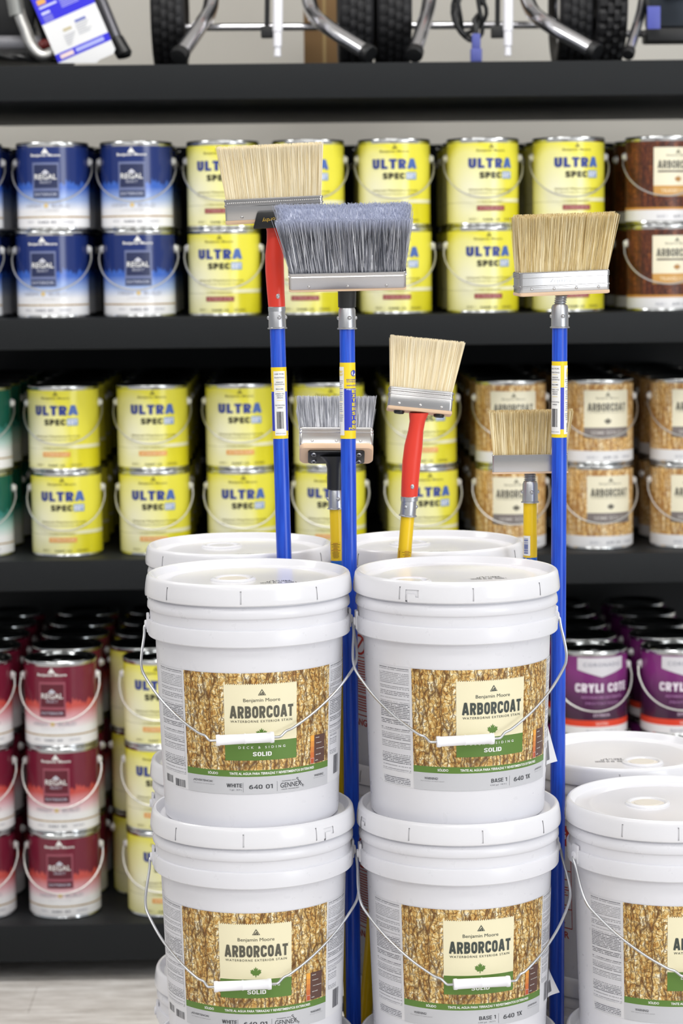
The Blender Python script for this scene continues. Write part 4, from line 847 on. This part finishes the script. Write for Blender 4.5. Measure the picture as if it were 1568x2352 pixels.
# middle shelf
column('green', 'middle', Z3, (-54, -50), MY, (0, 0), 'beside the yellow ones', 5, 0.172, 2)
for px, rt, wh in (((147, 154), (-8, -2), 'first column from the green ones'), ((351, 356), (3, 1), 'second column from the green ones'), ((554, 558), (-1, 2), 'third column from the green ones'), ((755, 759), (2, -4), 'second column from the bark-print ones'), ((967, 971), (2, 8), 'first column from the bark-print ones')):
    column('yellow_orange', 'middle', Z3, px, MY, rt, wh, 5, 0.172, 2)
for px, rt, wh in (((1172, 1172), (0, 4), 'first column from the yellow ones'), ((1372, 1372), (9, 14), 'second column from the yellow ones'), ((1573, 1573), (8, 6), 'third column from the yellow ones')):
    column('honey', 'middle', Z3, px, MY, rt, wh, 5, 0.172, 2)
# bottom shelf
column('red', 'bottom', Z4, (-54, -50, -46), BYY, (10, 8, 6), 'second column from the yellow ones', 5, 0.172, 3, YB + 0.125)
column('red', 'bottom', Z4, (140, 145, 149), BYY, (-8, -5, -2), 'next to the yellow ones', 5, 0.172, 3, YB + 0.125)
column('yellow_orange', 'bottom', Z4, (367, 371, 375), BYY, (-2, -3, 8), 'beside the maroon ones', 5, 0.172, 3, YB + 0.125, -0.045)
column('purple', 'bottom', Z4, (1357, 1357, 1357), BYY, (10, 4, 0), 'beside the blue pole', 5, 0.172, 3, YB + 0.125)
column('purple', 'bottom', Z4, (1553, 1553, 1553), BYY, (6, 4, 0), 'second column from the blue pole', 5, 0.172, 3, YB + 0.125)

# ------------------------------------------------------------------ pressure washers on the top board
def tyre(rad, wd, knobby):
    b = MB(); na = 108; prof = []; hw = wd / 2
    sec = [(-.72, .60), (-.92, .70), (-1.0, .82), (-.96, .91), (-.80, .965), (-.52, .99), (-.48, .965), (-.38, .965), (-.34, 1.0), (-.08, 1.0), (-.05, .97), (.05, .97), (.08, 1.0), (.34, 1.0), (.38, .965), (.48, .965), (.52, .99), (.80, .965), (.96, .91), (1.0, .82), (.92, .70), (.72, .60)]
    vs = []; ns = len(sec)
    for i in range(na):
        a = 2 * PI * i / na
        for k, (x, q) in enumerate(sec):
            r = rad * q
            if q > 0.93:
                ph = (i + (k // 4) * (2 if knobby else 1)) % (4 if knobby else 3)
                if ph == 0: r -= rad * (0.045 if knobby else 0.016)
            vs.append((x * hw, r * math.sin(a), r * math.cos(a)))
    b.add(vs, [(i * ns + k, i * ns + k + 1, ((i + 1) % na) * ns + k + 1, ((i + 1) % na) * ns + k) for i in range(na) for k in range(ns - 1)], RUBBER)
    return b
def wheel(root, x, y, rad, wd, knobby):
    me = tyre(rad, wd, knobby).mesh('tyre', True, 25); t = put('tyre', me, root); t.location = (x, y, rad + 0.0008)
    h = MB(); h.lathe([(0.0, -wd * .3), (0.03, -wd * .34), (0.034, -wd * .2), (rad * .5, -wd * .12), (rad * .62, -wd * .36), (rad * .62, wd * .36), (rad * .5, wd * .12), (0.034, wd * .2), (0.03, wd * .34), (0, wd * .3)], CHROME, 32)
    h.xf(Matrix.Rotation(R(90), 4, 'Y')); h.build('hub', t)
def washer(label, xc, legs, tyres, lance, axle, cord=None, cut=False):
    root = thing('pressure_washer', (at(xc, 145, 0.25).x, 0.25, Z1), label, 'pressure washer', 'wheeled pressure washers on the top board'); o = root.location
    P = lambda px, py, Y: at(px, py, Y) - o
    for (pts, r) in legs:                                        # chrome frame tubes that end in rubber feet
        q = [P(*p) for p in pts]; dd = (q[-1] - q[-2]).normalized()
        q[-1].z = max(q[-1].z, (r + 0.0028) * math.sqrt(max(0, 1 - dd.z ** 2)) - dd.z * 0.008 + 0.001)
        q = spline(q, 6); b = MB(); b.tube(q, r, CHROME, 16); lg = b.build('frame_leg', root)
        e = q[-1]; d = (q[-1] - q[-2]).normalized(); b = MB(); b.tube([e - d * 0.012, e - d * 0.010, e + d * 0.006, e + d * 0.008], [r + .0005, r + 0.0028, r + 0.0028, r + .0005], BLACKP, 16); b.build('rubber_foot', lg)
    for (px, Y, rad, wd, kn) in tyres: wheel(root, P(px, 145, Y).x, Y - o.y, rad, wd, kn)
    if axle:
        b = MB(); a, c = P(axle[0], axle[1], axle[3]), P(axle[2], axle[1] - 2, axle[3]); b.tube([a, c], 0.0085, CHROME, 14)
        b.build('axle', root)
    if lance:
        lx, ly = lance; b = MB(); top_, bot = P(lx + 2, -160, 0.10), P(lx, ly, 0.10); d = bot - top_
        b.tube([top_, top_ + d * .80, top_ + d * .805, top_ + d * .92, top_ + d * .925, top_ + d], [.0115, .0115, .0100, .0100, .0075, .0085], GRIP, 16); ln = b.build('spray_lance', root)
        b = MB(); c = P(lx - 14, 72, 0.11); b.box(c.x - 0.024, c.x + 0.022, c.y - 0.008, c.y + 0.022, c.z - 0.014, c.z + 0.012, BLACKP, 0.003); b.tube([P(lx - 24, 62, 0.125), P(lx - 22, -150, 0.125)], 0.006, BLACKP, 10); b.build('lance_clip', root)
    # engine and pump over the axle, above what the picture shows
    b = MB(); b.box(-0.13, 0.13, -0.02, 0.20, 0.205, 0.235, BLACKP, 0.006); b.box(-0.10, 0.09, 0.0, 0.17, 0.236, 0.42, BLACKP, 0.02); b.lathe([(0, 0), (0.06, 0), (0.075, 0.02), (0.075, 0.06), (0.05, 0.075), (0, 0.075)], RED, 28, 0, 0.08, 0.42); b.build('engine', root)
    if cord:
        cx, cy, py_ = cord; b = MB(); pts = []
        for i in range(80):
            a = i / 80 * 2 * PI * 3; k = P(cx, cy, 0.13 + 0.006 * math.sin(a * .33)); pts.append(k + Vector((0.030 * math.cos(a) + 0.008 * math.sin(a * 2.3), 0.012 * math.sin(a * 1.7), 0.062 * math.sin(a) + 0.01 * math.cos(a * 1.3))))
        pts += [P(cx + 10, 45, 0.11), P(cx + 14, 70, 0.10), P(cx + 14, 84, 0.10)]
        b.tube(pts, 0.0052, BLACKP, 8); cd = b.build('power_cord', root)
        b = MB(); c = P(cx + 15, 108, 0.10); b.box(c.x - .010, c.x + .010, -0.008 + c.y, 0.008 + c.y, c.z - 0.004, c.z + 0.030, ink(84, 92, 166), 0.004); b.box(c.x - .013, c.x + .013, -0.010 + c.y, 0.010 + c.y, c.z - 0.034, c.z - 0.003, ink(84, 92, 166), 0.004); b.build('plug', cd)
    return root
washer('chrome-framed wheeled machine with white lance before the brown carton', 620, [([(470, -160, .26), (484, -40, .24), (482, 22, .20), (458, 62, .12), (413, 128, 0.03)], .0178), ([(715, -160, .26), (708, -40, .24), (716, 24, .20), (752, 62, .12), (846, 130, 0.03)], .0178)],
       [(393, .27, .150, .079, False), (816, .29, .150, .082, False)], (637, 130), (400, 63, 850, .27))
washer('chrome-framed wheeled machine with coiled black cord and blue plug', 1100, [([(976, -160, .26), (986, -40, .24), (984, 14, .20), (972, 60, .12), (952, 126, 0.03)], .0170), ([(1212, -160, .26), (1206, -40, .24), (1220, 22, .20), (1262, 58, .12), (1366, 122, 0.03)], .0178)],
       [(901, .29, .150, .082, False), (1310, .29, .150, .080, False)], (1166, 128), (900, 59, 1330, .29), (1078, 22, 100))
washer('wheeled machine with knobby tyre and black pump at the picture edge', 1540, [([(1470, -160, .26), (1478, -40, .24), (1474, 14, .20), (1462, 60, .12), (1443, 122, 0.03)], .0115)], [(1389, .27, .150, .072, True)], None, (1400, 78, 1640, .27), None, True)
r3 = [o for o in bpy.data.objects if o.name.startswith('pressure_washer') and o.parent is None][-1]
b = MB(); p = at(1530, 82, 0.16) - r3.location; b.box(p.x - .05, p.x + .09, p.y - .03, p.y + .05, p.z - .016, p.z + .016, BLACKP, 0.006); b.box(p.x - .045, p.x + .09, p.y - .02, p.y + .05, p.z + .017, p.z + .15, mat('pump_grey', (46, 52, 60), 0.3, 0.6), 0.012); b.tube([p + Vector((-.03, -.05, .12)), p + Vector((.0, -.055, .085)), p + Vector((.05, -.05, .09)), p + Vector((.10, -.05, .12))], .010, CHROME, 12); b.build('pump', r3)
b = MB(); p = at(1502, 40, 0.08) - r3.location; b.box(p.x - .016, p.x + .014, p.y - .002, p.y + .002, p.z - .026, p.z + .025, ink(78, 86, 170), 0.0015); b.build('blue_tag', r3)
# machine beside the hang tag
r0 = thing('pressure_washer', (at(20, 145, 0.3).x, 0.3, Z1), 'silver tube-framed machine with dark engine beside the hanging card', 'pressure washer', 'wheeled pressure washers on the top board'); o = r0.location
P = lambda px, py, Y: at(px, py, Y) - o
b = MB(); b.tube(spline([P(14, -120, .10), P(42, 20, .09), P(60, 72, .085), P(74, 108, .08), P(96, 128, .08), P(124, 118, .085), P(150, 96, .10), P(190, 40, .13)], 7), .0135, mat('satin_tube', (210, 210, 208), 0.3, 1.0), 18); b.build('frame_tube', r0)
b = MB(); b.tube([P(6, -160, .10), P(40, 36, .09)], .0185, mat('grey_sleeve', (150, 152, 150), 0.4, 0.6), 18); b.build('sleeve', r0)
b = MB(); b.tube([P(180, -160, .16), P(222, -20, .14), P(276, 112, .10)], .0145, mat('dark_tube', (96, 96, 102), 0.35, 0.7), 16); lg = b.build('frame_leg', r0)
b = MB(); b.tube([P(264, 88, .106), P(266, 92, .105), P(286, 126, .095), P(287, 130, .094)], [.014, .019, .0185, .014], BLACKP, 16); b.build('rubber_foot', lg)
b = MB(); p = P(40, 118, .30); b.box(p.x - .16, p.x + .12, -.10, .16, p.z - .022, p.z - .004, BLACKP, .006); b.box(p.x - .16, p.x + .075, -.08, .12, p.z - .003, p.z + .03, mat('cast_engine', (150, 150, 156), 0.3, 0.8), .008); b.box(p.x - .14, p.x + .05, -.02, .14, p.z + .031, p.z + .16, BLACKP, .015)
for i in range(5): b.box(p.x - .13 + i * .012, p.x - .124 + i * .012, -.11, -.05, p.z + .03, p.z + .12, CHROME, .001)
b.build('engine', r0)
b = MB(); p = P(102, 106, .19); b.ball(p, .016, mat('red_fuel_cap', (120, 30, 28), 0.4)); b.build('fuel_cap', r0)
for k in range(3):
    b = MB(); b.tube(spline([P(-30, 118 + 7 * k, .10 + .02 * k), P(30, 134 - 3 * k, .09), P(80, 130 + 4 * k, .10), P(130, 138 - 2 * k, .12), P(160, 128, .2)], 6), .0055, BLACKP, 8); b.build('hose', r0)
b = MB(); b.tube([P(80, -120, .2), P(60, 60, .2)], .02, BLACKP, 12); b.tube([P(70, -40, .17), P(110, 96, .22)], .012, BLACKP, 12); b.build('pump_bracket', r0)
# hanging instruction card
hw, hh = 0.0650, 0.26; fl = lambda u, v, off: (u, -off, v)
b = MB(); cw = mat('card_white', (232, 233, 235), 0.25); cb = ink(44, 40, 216)
out = [(-hw, 0.0275), (-hw + 0.0786, -0.0058), (-hw + 0.0880, -0.0020), (hw - 0.008, -0.0020), (hw, 0.006), (hw, hh), (-hw, hh)]
b.add([(x, -0.0006, z) for x, z in out] + [(x, 0.0006, z) for x, z in out], [tuple(range(7)), tuple(range(13, 6, -1))] + [(i, i + 7, (i + 1) % 7 + 7, (i + 1) % 7) for i in range(7)], cw)
b.patch(-hw, hw, 0.0285, 0.0465, fl, .0010, cb); b.patch(-hw, hw, 0.118, hh, fl, .0010, cb)
b.patch(-hw + .010, -hw + .042, .0325, .0425, fl, .0014, ink(236, 214, 214)); b.patch(-hw + .048, hw - .014, .0335, .0425, fl, .0014, ink(170, 176, 236))
for (u0, u1, v0, v1, c_) in ((-.026, -.006, .086, .092, (196, 186, 150)), (.006, .032, .094, .100, (110, 120, 190)), (-.056, -.036, .160, .172, (228, 170, 90)), (-.056, -.014, .151, .156, (200, 204, 240)), (-.008, .006, .156, .162, (206, 208, 242)), (-.056, -.036, .137, .143, (206, 208, 242))): b.patch(u0, u1, v0, v1, fl, .0014, ink(*c_))
for i in range(5): b.patch(-.030, -.002 - .004 * i, .076 - i * .0052, .0785 - i * .0052, fl, .0014, ink(196, 198, 204)); b.patch(.004, .036 - .005 * (i % 3), .088 - i * .0052, .0905 - i * .0052, fl, .0014, ink(200, 202, 208)); b.patch(-.056, -.034, .132 - i * .003, .1335 - i * .003, fl, .0014, ink(150, 150, 230)); b.patch(-.008, .034, .152 - i * .004, .154 - i * .004, fl, .0014, ink(160, 160, 234))
cd = b.build('instruction_card'); ca = R(22.5); p = at(133.7, 144, 0.05)
lz = p.z + hw * math.sin(ca) - 0.0285 * math.cos(ca)
lz = max(lz, Z1 + 0.001 - min(x * math.sin(ca) + z * math.cos(ca) for x, z in out))
cd.location = (p.x + hw * math.cos(ca) + 0.0285 * math.sin(ca), 0.05, lz); cd.rotation_euler = (0, -ca, 0)
tag(cd, 'blue and white instruction card leaning tilted on the top board', 'card')
# brown carton behind the wheels
b = MB(); ct = mat('brown_cardboard', (168, 132, 88), 0.7); p = at(745, 145, 0.62); b.box(p.x - .05, p.x + .055, .60, .85, Z1 + .0006, Z1 + .42, ct, .002); b.patch(p.x - .004, p.x + .004, Z1 + .001, Z1 + .42, lambda u, v, off: (u, .60 - off, v), .0006, ink(206, 176, 120))
tag(b.build('cardboard_carton'), 'narrow brown cardboard carton standing behind the black tyres', 'carton')
